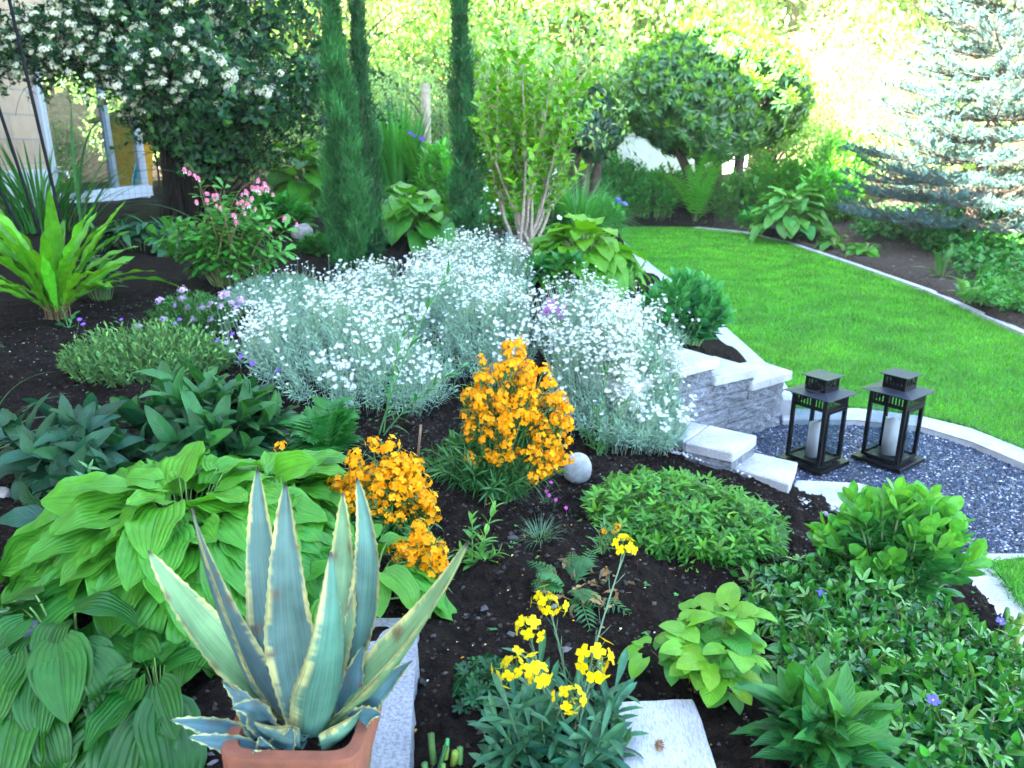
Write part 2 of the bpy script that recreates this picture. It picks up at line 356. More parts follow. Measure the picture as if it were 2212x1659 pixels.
LAWN = [A([1.60, 4.12, 0]), A([1.625, 4.3, 0]), A([1.66, 4.55, 0])] + [p - A([.012, 0, 0]) for p in Zp([(1585, 729), (1500, 645), (1432, 596), (1377, 550), (1340, 520), (1318, 503)], .1)] + Zp(lawn_px[8:] + kerb_out[:-1], LAWN_Z) + [A([1.55, 4.06, 0])]
PATIO = Zp([(1690, 907), (1850, 908), (1990, 922), (2100, 955), (2212, 1003), (2400, 1100), (2600, 1215), (2600, 1226), (2082, 1226), (2030, 1180), (1860, 1150), (1700, 1060), (1600, 990), (1480, 920), (1560, 890)], 0)
LAWN2 = Zp([(2132, 1214), (2212, 1203), (2700, 1203), (2700, 1640), (2400, 1440), (2212, 1308)], .03)
KERB2 = Zp([(2082, 1194), (2600, 1194), (2700, 1203), (2212, 1203), (2132, 1214), (2212, 1308), (2400, 1440), (2700, 1640), (2600, 1720), (2212, 1440), (2150, 1350), (2085, 1262)], .03)
LOWGAP = [at_z(a_, b_, 0) for a_, b_ in ((2600, 1150), (2212, 962), (1990, 890), (1850, 872), (1685, 874), (1660, 905), (1690, 915), (2100, 965), (2600, 1225))]
BAY = [(.42, 3.30), (.56, 3.47), (.78, 3.64), (.98, 3.79), (1.21, 3.93), (1.42, 4.09), (1.64, 4.09), (1.66, 4.0), (1.75, 3.4), (1.75, 2.72), (1.56, 2.70), (1.38, 2.90), (1.18, 3.08), (.98, 3.20), (.70, 3.24)]
LKERB = [A(p) for p in ((1.38, 4.04), (1.64, 4.04), (1.70, 4.55))] + Zp([(1585, 729), (1500, 645), (1432, 596), (1377, 550), (1340, 520), (1318, 503)], .1); LKERB = LKERB + [p[:2] + A([-.16, -.02]) for p in LKERB[::-1][:-2]]; LKERB = [A(p)[:2] for p in LKERB]
def low_area(x, y): return in_poly(x, y, LAWN) | in_poly(x, y, PATIO) | in_poly(x, y, KERB2) | in_poly(x, y, LAWN2) | in_poly(x, y, LOWGAP) | in_poly(x, y, BAY) | in_poly(x, y, LKERB)

mat_soil, n, N, L, b = newmat("dark soil")
ge = N.new("ShaderNodeNewGeometry"); a = N.new("ShaderNodeTexNoise"); a.inputs["Scale"].default_value = 28; a.inputs["Detail"].default_value = 8; a.inputs["Roughness"].default_value = .7
L.new(ge.outputs["Position"], a.inputs["Vector"]); r = N.new("ShaderNodeValToRGB"); L.new(a.outputs["Fac"], r.inputs[0])
r.color_ramp.elements[0].position = .35; r.color_ramp.elements[0].color = (.0055, .0038, .0030, 1); r.color_ramp.elements[1].position = .7; r.color_ramp.elements[1].color = (.021, .0145, .011, 1)
w = N.new("ShaderNodeTexNoise"); w.inputs["Scale"].default_value = .9; L.new(ge.outputs["Position"], w.inputs["Vector"])
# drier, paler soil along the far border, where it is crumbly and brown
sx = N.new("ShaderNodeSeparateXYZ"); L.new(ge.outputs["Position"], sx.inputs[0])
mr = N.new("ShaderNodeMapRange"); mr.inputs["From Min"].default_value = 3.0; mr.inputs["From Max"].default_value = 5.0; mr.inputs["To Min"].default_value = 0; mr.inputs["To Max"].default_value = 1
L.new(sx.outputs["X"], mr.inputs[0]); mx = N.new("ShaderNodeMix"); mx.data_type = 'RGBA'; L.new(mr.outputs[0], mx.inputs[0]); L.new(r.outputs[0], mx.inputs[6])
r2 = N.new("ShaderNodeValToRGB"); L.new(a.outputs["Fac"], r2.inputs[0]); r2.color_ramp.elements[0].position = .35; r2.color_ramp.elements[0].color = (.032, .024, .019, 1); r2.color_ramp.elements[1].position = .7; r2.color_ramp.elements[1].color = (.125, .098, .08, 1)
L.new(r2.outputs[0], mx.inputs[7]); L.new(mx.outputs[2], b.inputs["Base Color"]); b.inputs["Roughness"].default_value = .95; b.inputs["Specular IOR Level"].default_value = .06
v = N.new("ShaderNodeTexVoronoi"); v.inputs["Scale"].default_value = 60; L.new(ge.outputs["Position"], v.inputs["Vector"])
n3 = N.new("ShaderNodeTexNoise"); n3.inputs["Scale"].default_value = 140; n3.inputs["Detail"].default_value = 5; L.new(ge.outputs["Position"], n3.inputs["Vector"])
ad = N.new("ShaderNodeMath"); ad.operation = 'SUBTRACT'; L.new(n3.outputs["Fac"], ad.inputs[0]); L.new(v.outputs["Distance"], ad.inputs[1])
bp = N.new("ShaderNodeBump"); bp.inputs["Strength"].default_value = .9; bp.inputs["Distance"].default_value = .012; L.new(ad.outputs[0], bp.inputs["Height"]); L.new(bp.outputs[0], b.inputs["Normal"])

gx = np.unique(np.concatenate([np.linspace(-80, -8, 24), np.linspace(-8, -2.4, 40), np.arange(-2.4, -1, .022), np.arange(-1, 1.8, .0125), np.arange(1.8, 2.6, .022), np.linspace(2.6, 9, 60), np.linspace(9, 80, 24)]))
gy = np.unique(np.concatenate([np.linspace(-52, -2, 14), np.linspace(-2, .3, 12), np.arange(.3, .8, .03), np.arange(.8, 3.0, .0125), np.arange(3.0, 4.8, .022), np.linspace(4.8, 16, 110), np.linspace(16, 40, 26), np.linspace(40, 88, 14)]))
GXm, GYm = np.meshgrid(gx, gy, indexing='ij')
zz = soil_h(GXm, GYm)
zz = zz + soil_detail(GXm, GYm)
zz = np.where(low_area(GXm, GYm), -.06, zz)
nx, ny = len(gx), len(gy); i = np.arange(nx - 1)[:, None] * ny + np.arange(ny - 1)[None]
mb = MB(); mb.add(np.stack([GXm, GYm, zz], -1), np.stack([i, i + ny, i + ny + 1, i + 1], -1).reshape(-1, 4), (.02, .02, .02))
tag(mb.build("ground", mat_soil), kind='structure')

def sheet(name, poly, z, mat):
    bm = bmesh.new(); f = bm.faces.new([bm.verts.new((p[0], p[1], z)) for p in poly]); bmesh.ops.recalc_face_normals(bm, faces=[f])
    if f.normal.z < 0: bmesh.ops.reverse_faces(bm, faces=[f])
    bmesh.ops.triangulate(bm, faces=bm.faces[:]); return tag(bmobj(name, bm, mat), kind='structure')
def prism_bm(poly, z0, z1, bev=.004, bm=None):
    bm = bm or bmesh.new(); p = [A(q)[:2] for q in poly]
    ar = sum(p[i][0] * p[(i + 1) % len(p)][1] - p[(i + 1) % len(p)][0] * p[i][1] for i in range(len(p)))
    if ar < 0: p = p[::-1]
    lo = [bm.verts.new((q[0], q[1], z0)) for q in p]; hi = [bm.verts.new((q[0], q[1], z1)) for q in p]; n = len(p)
    bm.faces.new(lo[::-1]); top = bm.faces.new(hi)
    for i in range(n): bm.faces.new((lo[i], lo[(i + 1) % n], hi[(i + 1) % n], hi[i]))
    if bev: bmesh.ops.bevel(bm, geom=list({e for v in hi for e in v.link_edges}), offset=bev, segments=1, affect='EDGES', clamp_overlap=True)
    bmesh.ops.triangulate(bm, faces=[f for f in bm.faces if len(f.verts) > 4])
    return bm
mat_lawnbase = plainmat("turf", (.03, .13, .008), .9, noise=.3, nscale=12, bump=.5, bscale=200)
sheet("lawn", LAWN, LAWN_Z, mat_lawnbase); sheet("lawn", LAWN2, .03, mat_lawnbase)

mat_gravel, n, N, L, b = newmat("blue grey split gravel")
ge = N.new("ShaderNodeNewGeometry"); v = N.new("ShaderNodeTexVoronoi"); v.inputs["Scale"].default_value = 110; L.new(ge.outputs["Position"], v.inputs["Vector"])
r = N.new("ShaderNodeValToRGB"); L.new(v.outputs["Color"], r.inputs[0]); e = r.color_ramp.elements
e[0].position = .25; e[0].color = (.014, .018, .034, 1); e[1].position = .9; e[1].color = (.42, .44, .5, 1); k = e.new(.74); k.color = (.045, .055, .09, 1)
L.new(r.outputs[0], b.inputs["Base Color"]); b.inputs["Roughness"].default_value = .6
bp = N.new("ShaderNodeBump"); bp.inputs["Strength"].default_value = 1; bp.inputs["Distance"].default_value = .006; bp.invert = True; L.new(v.outputs["Distance"], bp.inputs["Height"]); L.new(bp.outputs[0], b.inputs["Normal"])
sheet("patio", PATIO, 0, mat_gravel)
mat_chip = leafmat("gravel chips", rough=.55, trans=0, mottle=.2)
def pebbles(name, pts, size, cols, mat, flat=.6, off=0.3, kind='stuff', label=None, cat=None):
    """angular little stones: jittered octahedra"""
    n = len(pts); o = A([(1, 0, 0), (0, 1, 0), (-1, 0, 0), (0, -1, 0), (0, 0, 1), (0, 0, -1.)])
    V = o[None] * U(.6, 1.25, (n, 6, 1)) + G(0, .22, (n, 6, 3)); a = U(0, 6.28, n); c, s = np.cos(a)[:, None], np.sin(a)[:, None]
    V = np.stack([V[..., 0] * c - V[..., 1] * s, V[..., 0] * s + V[..., 1] * c, V[..., 2] * flat], -1) * np.asarray(size).reshape(-1, 1, 1) + pts[:, None] + A([0, 0, 1]) * (np.asarray(size) * off).reshape(-1, 1, 1)
    f = A([(0, 1, 4), (1, 2, 4), (2, 3, 4), (3, 0, 4), (1, 0, 5), (2, 1, 5), (3, 2, 5), (0, 3, 5)])
    Fq = (f[None] + (np.arange(n) * 6)[:, None, None]).reshape(-1, 3)
    mb = MB(); mb.add(V, Fq, np.repeat(cols, 6, 0)); ob = mb.build(name, mat, smooth=False); tag(ob, label, cat, kind=kind); return ob
P = np.c_[U(.5, 4.6, 60000), U(2.3, 4.4, 60000), np.zeros(60000)]; P = P[in_poly(P[:, 0], P[:, 1], PATIO)]; P = P[:24000]
w = U(0, 1, len(P)); cc = np.where(w[:, None] < .77, jc((.010, .026, .058), len(P), .5, .05), np.where(w[:, None] < .93, jc((.045, .075, .13), len(P), .35, .04), jc((.44, .49, .58), len(P), .2, .02)))
pebbles("gravel", P, U(.003, .0075, len(P)), cc, mat_chip, .75)

# ------------------------------------------------------------------ stone kerbs, slabs, retaining wall
mat_pale = granitemat("pale sawn granite", (.46, .46, .46), (.2, .21, .23), (1, 1, 1), 190, .25)
mat_slab = granitemat("pale streaked granite", (.47, .465, .455), (.23, .24, .255), (1, 4.5, 4.5), 60, .35)
mat_rough = granitemat("split blue grey granite", (.20, .212, .235), (.055, .062, .075), (1, 1, 3), 55, 1.0, .8)
mat_kerb = plainmat("smooth pale concrete", (.33, .34, .35), .85, noise=.15, nscale=14, bump=.15, bscale=180)
kb = Zp(kerb_out[::-1], .03) + Zp(kerb_in, .03)
tag(bmobj("kerb", prism_bm(kb, -.08, .034, .006), mat_kerb), kind='structure')
tag(bmobj("kerb", prism_bm(KERB2, -.08, .03, .006), mat_slab), kind='structure')
right_px = [(1500, 491), (1600, 501), (1700, 523), (1850, 574), (2000, 627), (2212, 722), (2600, 905)]
RK = Zp(right_px, .045); ro = [p + A([.075, .05, 0]) for p in RK]
tag(bmobj("kerb", prism_bm(RK + ro[::-1], -.08, .05, .004), plainmat("grey kerb stone", (.34, .35, .37), .85, noise=.3, nscale=25, bump=.4)), kind='structure')
LKi = Zp([(1690, 815), (1640, 790), (1585, 729), (1500, 645), (1432, 596), (1377, 550), (1340, 520), (1318, 503)], .1)
LKo = [p + A([-.165, -.02, 0]) for p in LKi]
LKi[0] = A([1.595, 4.06, .1]); LKo[0] = A([1.40, 4.12, .1]); LKi[1] = A([1.665, 4.55, .1]); LKo[1] = A([1.495, 4.5, .1])
tag(bmobj("kerb", prism_bm(LKi + LKo[::-1], -.08, .125, .006), mat_kerb), kind='structure')

def rough_block(poly, z0, z1, mat, name, parent, amp=.010, seed=0, top_smooth=False):
    """a split stone: prism cut finely and broken up on its sides"""
    bm = prism_bm(poly, z0, z1, 0); bmesh.ops.subdivide_edges(bm, edges=bm.edges[:], cuts=7, use_grid_fill=True)
    bmesh.ops.subdivide_edges(bm, edges=[e for e in bm.edges if e.calc_length() > .03], cuts=1, use_grid_fill=True)
    c = A([sum(p[0] for p in poly) / len(poly), sum(p[1] for p in poly) / len(poly)])
    for v in bm.verts:
        p = A(v.co); k = (p[0] + p[1]) * 22 + seed * 7.1; d = unit(p[:2] - c); edge = min(1, min(p[2] - z0, z1 - p[2]) / .012 * .8 + .25)
        a = amp * edge * (vnoise(A([k]), A([p[2] * 60 + seed * 3.3]))[0] + .7 * vnoise(A([k * 2.7]), A([p[2] * 130 + seed]))[0] + .4)
        if top_smooth and p[2] > z1 - .002: a *= .25
        v.co.x += d[0] * a; v.co.y += d[1] * a
    return bmobj(name, bm, mat, parent)
def slab_obj(poly, z0, z1, mat, name, parent=None, bev=.006, amp=.0025):
    bm = prism_bm(poly, z0, z1, bev); bmesh.ops.subdivide_edges(bm, edges=[e for e in bm.edges if e.calc_length() > .06], cuts=3, use_grid_fill=True)
    for v in bm.verts:
        n1 = vnoise(A([v.co.x * 40]), A([v.co.y * 40 + v.co.z * 90]))[0]; v.co.x += amp * n1; v.co.y += amp * vnoise(A([v.co.y * 37 + 9]), A([v.co.x * 41]))[0]
    return bmobj(name, bm, mat, parent)
rw = thing("retaining_wall", "curved split granite retaining wall with stepped pale coping between white flowers and lawn", "wall", (1.2, 3.9, 0))
WF = [A(p) for p in [(.52, 3.22), (.66, 3.40), (.84, 3.55), (1.04, 3.70), (1.27, 3.84), (1.49, 4.0)]]      # front face, left to right
nb = [unit(A([-(WF[min(i + 1, 5)] - WF[max(i - 1, 0)])[1], (WF[min(i + 1, 5)] - WF[max(i - 1, 0)])[0]])) for i in range(6)]
WB = [p + q * .2 for p, q in zip(WF, nb)]
def wseg(a, b, back=.2, front=0.):
    def at(t, o):
        i = min(int(t), 4); f = t - i; p = WF[i] * (1 - f) + WF[i + 1] * f; q = unit(nb[i] * (1 - f) + nb[i + 1] * f); return p + q * o
    m = (a + b) / 2
    return [at(a, -front), at(m, -front), at(b, -front), at(b, back), at(m, back), at(a, back)]
courses = [(-.05, .095, [0, 1.1, 2.2, 3.1, 4.15, 5]), (.098, .185, [0, .7, 1.9, 3.4, 5]), (.188, .262, [0, 1.3, 2.6, 3.9, 5]), (.265, .335, [0, 1.5, 2.9, 3.95]), (.338, .43, [0, .9, 2.0, 2.85])]
sd = 0
for z0, z1, ts in courses:
    for a, b_ in zip(ts[:-1], ts[1:]):
        sd += 1; rough_block(wseg(a + .012, b_ - .012, .2 - .002 * (sd % 3)), z0, z1, mat_rough, "stone_block", rw, .011, sd)
for a, b_, z in ((3.86, 5.10, .264), (2.82, 3.98, .338), (1.35, 2.93, .433), (-.1, 1.33, .433)):
    slab_obj(wseg(a, b_, .27, .028) if b_ <= 5 else wseg(a, 5, .27, .028)[:2] + [WF[5] + A([.05, .01]), WB[5] + A([.05, .08])] + wseg(a, 5, .27, .028)[4:], z, z + .045, mat_slab, "coping_stone", rw)

slabs = [([(1424, 912), (1470, 905), (1530, 918), (1478, 954)], .225, "short grey slab end curving under the white flower cushion"),
         ([(1479, 955), (1532, 918), (1637, 941), (1584, 978)], .225, "pale granite slab lying highest of the patio steps below the wall"),
         ([(1570, 1004), (1622, 975), (1724, 998), (1706, 1046)], .135, "pale granite slab between the highest slab and the one behind the big sedum"),
         ([(1702, 1072), (1720, 1036), (1855, 1042), (1925, 1062), (1940, 1112), (1800, 1094)], .065, "low pale granite slab running behind the bright sedum by the gravel")]
for px, z, lab in slabs:
    po = Zp(px, z); c = sum(po) / len(po)
    r_ = thing("stone_slab", lab, "stone slab", (c[0], c[1], z - .05), "granite slabs stepping down round the patio")
    slab_obj(po, z - .045, z, mat_slab, "top_slab", r_)
    ins = [c + (p - c) * .93 for p in po]
    rough_block(ins, -.05, z - .047, mat_rough, "under_block", r_, .006, 50 + int(z * 100))
# stepping stone, edging block under the pot, boulders
po = Zp([(1325, 1512), (1500, 1505), (1560, 1690), (1350, 1700)], .425)
st = slab_obj(po, .33, .425, granitemat("stepping stone granite", (.45, .45, .46), (.24, .25, .27), (5, 1, 1), 70, .3), "stepping_stone", None, .006)
tag(st, "flat pale grey stepping stone in the soil right of the yellow wallflower", "stepping stone")
po = Zp([(905, 1335), (893, 1500), (880, 1720), (690, 1720), (720, 1480), (745, 1335)], .45)
eb = rough_block(po, .25, .45, granitemat("grey edging granite", (.33, .34, .37), (.14, .15, .18), (1, 1, 1), 120, .8), "edging_block", None, .007, 77, True)
tag(eb, "long grey granite edging block beside the terracotta pot", "granite block")
po = Zp([(-180, 1330), (60, 1316), (92, 1312), (70, 1380), (-40, 1440), (-260, 1500)], .52)
db = rough_block(po, .12, .52, granitemat("dark weathered granite", (.27, .29, .33), (.05, .06, .075), (1, 1, 1), 130, .9), "granite_block", None, .009, 31, True)
tag(db, "dark granite block with a grey top edge half hidden by hosta leaves", "granite block")
def rock(name, label, px, wpx, hpx, mat, seed, group=None, sink=.25, cat="stone", sq=2.0, soft=1, cut=.85):
    p = g(*px); rx = pxm(p, wpx) / 2; h = pxm(p, hpx)
    bm = bmesh.new(); bmesh.ops.create_icosphere(bm, subdivisions=4, radius=1); rs = np.random.default_rng(seed); w = rs.normal(0, 1, (14, 3)); w = unit(w); dd = rs.uniform(.74, 1.0, 14)
    for v in bm.verts:
        q = A(v.co); q = q / (np.sum(np.abs(q) ** sq) ** (1 / sq))
        for n_, d_ in zip(w, dd):
            k = q @ n_ - d_
            if k > 0: q = q - n_ * k * cut
        q = q * (1 + .04 * vnoise(A([q[0] * 4 + seed]), A([q[1] * 4 + q[2] * 3]))[0]); v.co = Vector((q[0] * rx, q[1] * rx * .8, q[2] * h * .62))
    for _ in range(soft): bmesh.ops.smooth_vert(bm, verts=bm.verts[:], factor=.5, use_axis_x=True, use_axis_y=True, use_axis_z=True)
    o = bmobj(name, bm, mat, None, True); o.location = (p[0], p[1] + rx * .3, p[2] + h * .62 * (1 - 2 * sink) ); return tag(o, label, cat, group)
mat_white = granitemat("pale river stone", (.36, .37, .36), (.25, .27, .26), (1, 1, 1), 40, .15, .6)
mat_cream = granitemat("cream boulder", (.28, .26, .23), (.15, .14, .13), (1, 1, 1), 25, .5, .8)
rock("garden_stone", "smooth white rounded stone beside the dark green astilbe patch", (1247, 1042), 62, 58, mat_white, 4, sq=4.5, sink=.14, soft=4, cut=.55)
rock("boulder", "long pale boulder under the arrow shaped leaves near the strap leaved fern", (383, 548), 60, 34, mat_cream, 6, sink=.2)
rock("boulder", "cream boulder below the hanging pink flower at the soil edge", (652, 518), 48, 36, mat_cream, 9, sink=.2)
rock("boulder", "small buff stone at the foot of the hosta by the fence", (627, 462), 26, 16, mat_cream, 12, sink=.2)
rock("garden_stone", "grey pointed stone left of the lacy dark green cranesbill", (963, 1497), 26, 30, mat_cream, 15, sink=.2)
rock("garden_stone", "pale rock at the very left edge beside the dark soil", (6, 1090), 40, 36, mat_cream, 18, sink=.2)
rock("garden_stone", "flat dark pebble left of the blue grass tuft", (1108, 1170), 26, 10, plainmat("dark pebble", (.05, .05, .055), .5), 21, sink=.1)

# ------------------------------------------------------------------ crumbs, perlite, petals on the soil
def soil_pts(n, x0, x1, y0, y1, lift=.012):
    p = np.c_[U(x0, x1, n), U(y0, y1, n)]; p = p[~low_area(p[:, 0], p[:, 1])]
    z = soil_h(p[:, 0], p[:, 1]); x, y = p.T
    nz = soil_detail(x, y)
    return np.c_[p, z + nz]
P = np.concatenate([soil_pts(14000, -1.6, 2.2, .5, 3.2), soil_pts(5000, -3, 1, 2, 5.5)])
pebbles("soil_crumbs", P, np.clip(np.exp(G(-5.5, .55, len(P))), 0, .0085), jc((.016, .0115, .009), len(P), .5, .05), mat_chip, .8, .1)
P = np.concatenate([soil_pts(260, -1.4, 2.0, .6, 3), soil_pts(700, -2.6, -.4, 2.4, 4.6)])
pebbles("perlite_grains", P, U(.0016, .0034, len(P)), jc((.5, .51, .53), len(P), .2, .02), mat_chip, .8, .5)
P = soil_pts(90, -1.2, 2.0, .8, 3.2)
pebbles("pebbles", P, U(.005, .013, len(P)), jc((.07, .066, .066), len(P), .6, .05), mat_chip, .6, .3)
P = np.concatenate([soil_pts(900, 4.4, 8, 4, 14), soil_pts(300, 1.2, 4.5, 13.4, 15)])
pebbles("bark_crumbs", P, U(.01, .03, len(P)), jc((.09, .07, .055), len(P), .5, .06), mat_chip, .4, .2)
P = [at_z(a, b_, .19) for a, b_ in ((1470, 960), (1560, 1000))]
q = np.c_[U(.62, 1.1, 500), U(2.95, 3.25, 500)]; e = np.abs((q[:, 1] - 3.26) + .38 * (q[:, 0] - .62)); q = q[e < .05]; P = np.c_[q, soil_h(*q.T) + .004]
q2 = np.c_[U(1.2, 1.75, 900), U(2.45, 2.95, 900)]; q2 = q2[np.abs(q2[:, 1] - 2.86 + .55 * (q2[:, 0] - 1.25)) < .06]; q2 = q2[~in_poly(q2[:, 0], q2[:, 1], PATIO)]
P = np.concatenate([P, np.c_[q2, soil_h(*q2.T) + .006]])
pebbles("gravel", P, U(.005, .011, len(P)), jc((.34, .34, .35), len(P), .3, .04), mat_chip, .8, .4)
mat_petal = leafmat("petals", .5, .35, mottle=.08)
mb = MB(); P = soil_pts(800, -.35, .8, 1.0, 2.7); k = (np.hypot(P[:, 0] - .0, P[:, 1] - 1.7) < .75) | (np.hypot(P[:, 0] - .25, P[:, 1] - 2.2) < .4); P = P[k][:130] + A([0, 0, .008])
an = U(0, 6.28, len(P)); leaves(mb, P, np.c_[np.cos(an), np.sin(an), U(-.1, .3, len(P))], A([0, 0, 1]), U(.005, .011, len(P)), U(.004, .008, len(P)), p_ell, np.where(U(0, 1, len(P))[:, None] < .6, jc((.8, .33, .02), len(P), .15), jc((.5, .45, .2), len(P), .3)), bend=.8, nl=3)
tag(mb.build("fallen_petals", mat_petal), kind='stuff')
mb = MB(); P = np.concatenate([soil_pts(150, -1.4, 1.9, .8, 3.2, 0), soil_pts(120, -2.6, -.4, 2.4, 5, 0)]); m = len(P); an = U(0, 6.28, m)
for k in range(4): a_ = an + k * 1.57; leaves(mb, P, np.c_[np.cos(a_), np.sin(a_), U(.3, .9, m)], A([0, 0, 1]), U(.006, .017, m), U(.004, .010, m), p_ell, jc((.05, .2, .03), m, .3), bend=.6, nl=4)
P = soil_pts(140, -1.4, 2.0, .7, 3.4); m = len(P); leaves(mb, P + A([0, 0, .006]), unit(np.c_[G(0, 1, (m, 2)), U(-.1, .3, m)]), A([0, 0, 1]), U(.01, .035, m), U(.004, .014, m), p_lance, jc((.14, .085, .04), m, .4), bend=G(0, 1, m), fold=.5, nl=5)
tag(mb.build("weeds", leafmat("seedlings and litter", .6, .2)), "tiny weeds and dry leaf bits on the soil", kind='stuff')

# ------------------------------------------------------------------ grass of the lawn
mat_grass = leafmat("grass blades", .5, .35, mottle=.3, mscale=3)
def turf(poly, n, x0, x1, y0, y1, z, dens_near=True):
    y = y0 * (y1 / y0) ** U(0, 1, n) if dens_near else U(y0, y1, n); x = U(x0, x1, n); k = in_poly(x, y, poly); x, y = x[k], y[k]; m = len(x)
    an = U(0, 6.28, m); tilt = U(.05, .75, m); D = np.c_[np.sin(tilt) * np.cos(an), np.sin(tilt) * np.sin(an), np.cos(tilt)]
    patch = .5 + .7 * vnoise(x * 1.3, y * 1.3) + .3 * vnoise(x * 5, y * 3.1); c = jc((.062, .29, .009), m, .2, .12) * (1 + .25 * patch[:, None] * A([1.5, .6, .2]))
    leaves(mb, np.c_[x, y, np.full(m, z)], D, np.c_[-np.cos(an), -np.sin(an), np.full(m, .3)], U(.022, .042, m) * (.75 + .1 * y ** .5), (.0022 + .0009 * np.maximum(y - 3, 0)) * U(.8, 1.3, m), p_blade, c, bend=U(.2, .9, m), fold=0, nl=3, nw=2)
mb = MB(); turf(LAWN, 230000, 1.4, 5.2, 3.2, 14.2, LAWN_Z); turf(LAWN2, 40000, 1.7, 3.4, 1.4, 2.7, .03, False)
tag(mb.build("grass", mat_grass), kind='stuff')
# longer ragged blades along the stone edges
mb = MB(); e = []
for pl in (Zp(kerb_out, .02), [p + A([.02, 0, 0]) for p in LAWN[:8]], Zp([(2132, 1216), (2212, 1310), (2400, 1444)], .03)):
    for p, q in zip(pl[:-1], pl[1:]):
        m = int(np.linalg.norm(q - p) * 520); t = U(0, 1, (m, 1)); e.append(p * (1 - t) + q * t + np.c_[G(0, .012, (m, 2)), np.zeros(m)])
e = np.concatenate(e); m = len(e); an = U(0, 6.28, m); tl = U(.1, 1.1, m)
leaves(mb, e, np.c_[np.sin(tl) * np.cos(an), np.sin(tl) * np.sin(an), np.cos(tl)], np.c_[-np.cos(an), -np.sin(an), np.full(m, .3)], U(.03, .065, m), .003 + .0006 * e[:, 1], p_blade, jc((.046, .26, .010), m, .25, .12), bend=.8, fold=0, nl=3, nw=2)
tag(mb.build("grass", mat_grass), kind='stuff')
# ------------------------------------------------------------------ lanterns with candles
mat_iron = plainmat("black painted steel", (.0035, .0035, .0045), .42, .0, .3, 60, .1, 200, .001, .22)
mat_roofm = plainmat("black steel lid with sky tint", (.018, .023, .036), .5, .0, .35, 40, .15, 120, .001, .35)  # black paint blued and lightened: sky reflection put into the colour
mat_wax = plainmat("white wax", (.66, .64, .63), .45, 0, .06, 20)
mat_glass, n, N, L, b = newmat("lantern glass")
tr = N.new("ShaderNodeBsdfTransparent"); tr.inputs[0].default_value = (.86, .9, .92, 1); gl = N.new("ShaderNodeBsdfGlossy"); gl.inputs["Roughness"].default_value = .04
fr = N.new("ShaderNodeLayerWeight"); fr.inputs[0].default_value = .25; fm = N.new("ShaderNodeMath"); fm.operation = 'MULTIPLY_ADD'; L.new(fr.outputs['Facing'], fm.inputs[0]); fm.inputs[1].default_value = .14; fm.inputs[2].default_value = .03; mx = N.new("ShaderNodeMixShader"); L.new(fm.outputs[0], mx.inputs[0]); L.new(tr.outputs[0], mx.inputs[1]); L.new(gl.outputs[0], mx.inputs[2]); L.new(mx.outputs[0], N["Material Output"].inputs[0])
def bxs(bm, c, s):
    m = Matrix.Translation(c) @ Matrix.Diagonal((s[0], s[1], s[2], 1)); bmesh.ops.create_cube(bm, size=1, matrix=m); return bm
def side_xf(k): return Matrix.Rotation(k * math.pi / 2, 4, 'Z')
def vent_wall(bm, half, z0, z1, slots, margin, sh0, sh1, th=.0016):
    """one sheet-metal face at y=-half with upright slots cut through it"""
    w = 2 * half - 2 * margin; p = w / slots; zs0 = z0 + (z1 - z0) * sh0; zs1 = z0 + (z1 - z0) * sh1
    out = [((0, -half, (z0 + zs0) / 2), (2 * half, th, zs0 - z0)), ((0, -half, (zs1 + z1) / 2), (2 * half, th, z1 - zs1))]
    for k in range(slots + 1):
        a = -half if k == 0 else -half + margin + k * p - p * .28; b_ = half if k == slots else -half + margin + k * p + p * .28
        out.append((((a + b_) / 2, -half, (zs0 + zs1) / 2), (b_ - a, th, zs1 - zs0)))
    for c, s in out: bxs(bm, c, s)
LS = A([1.03, 1.03, 1.13]); SCL = Matrix.Diagonal((*LS, 1))
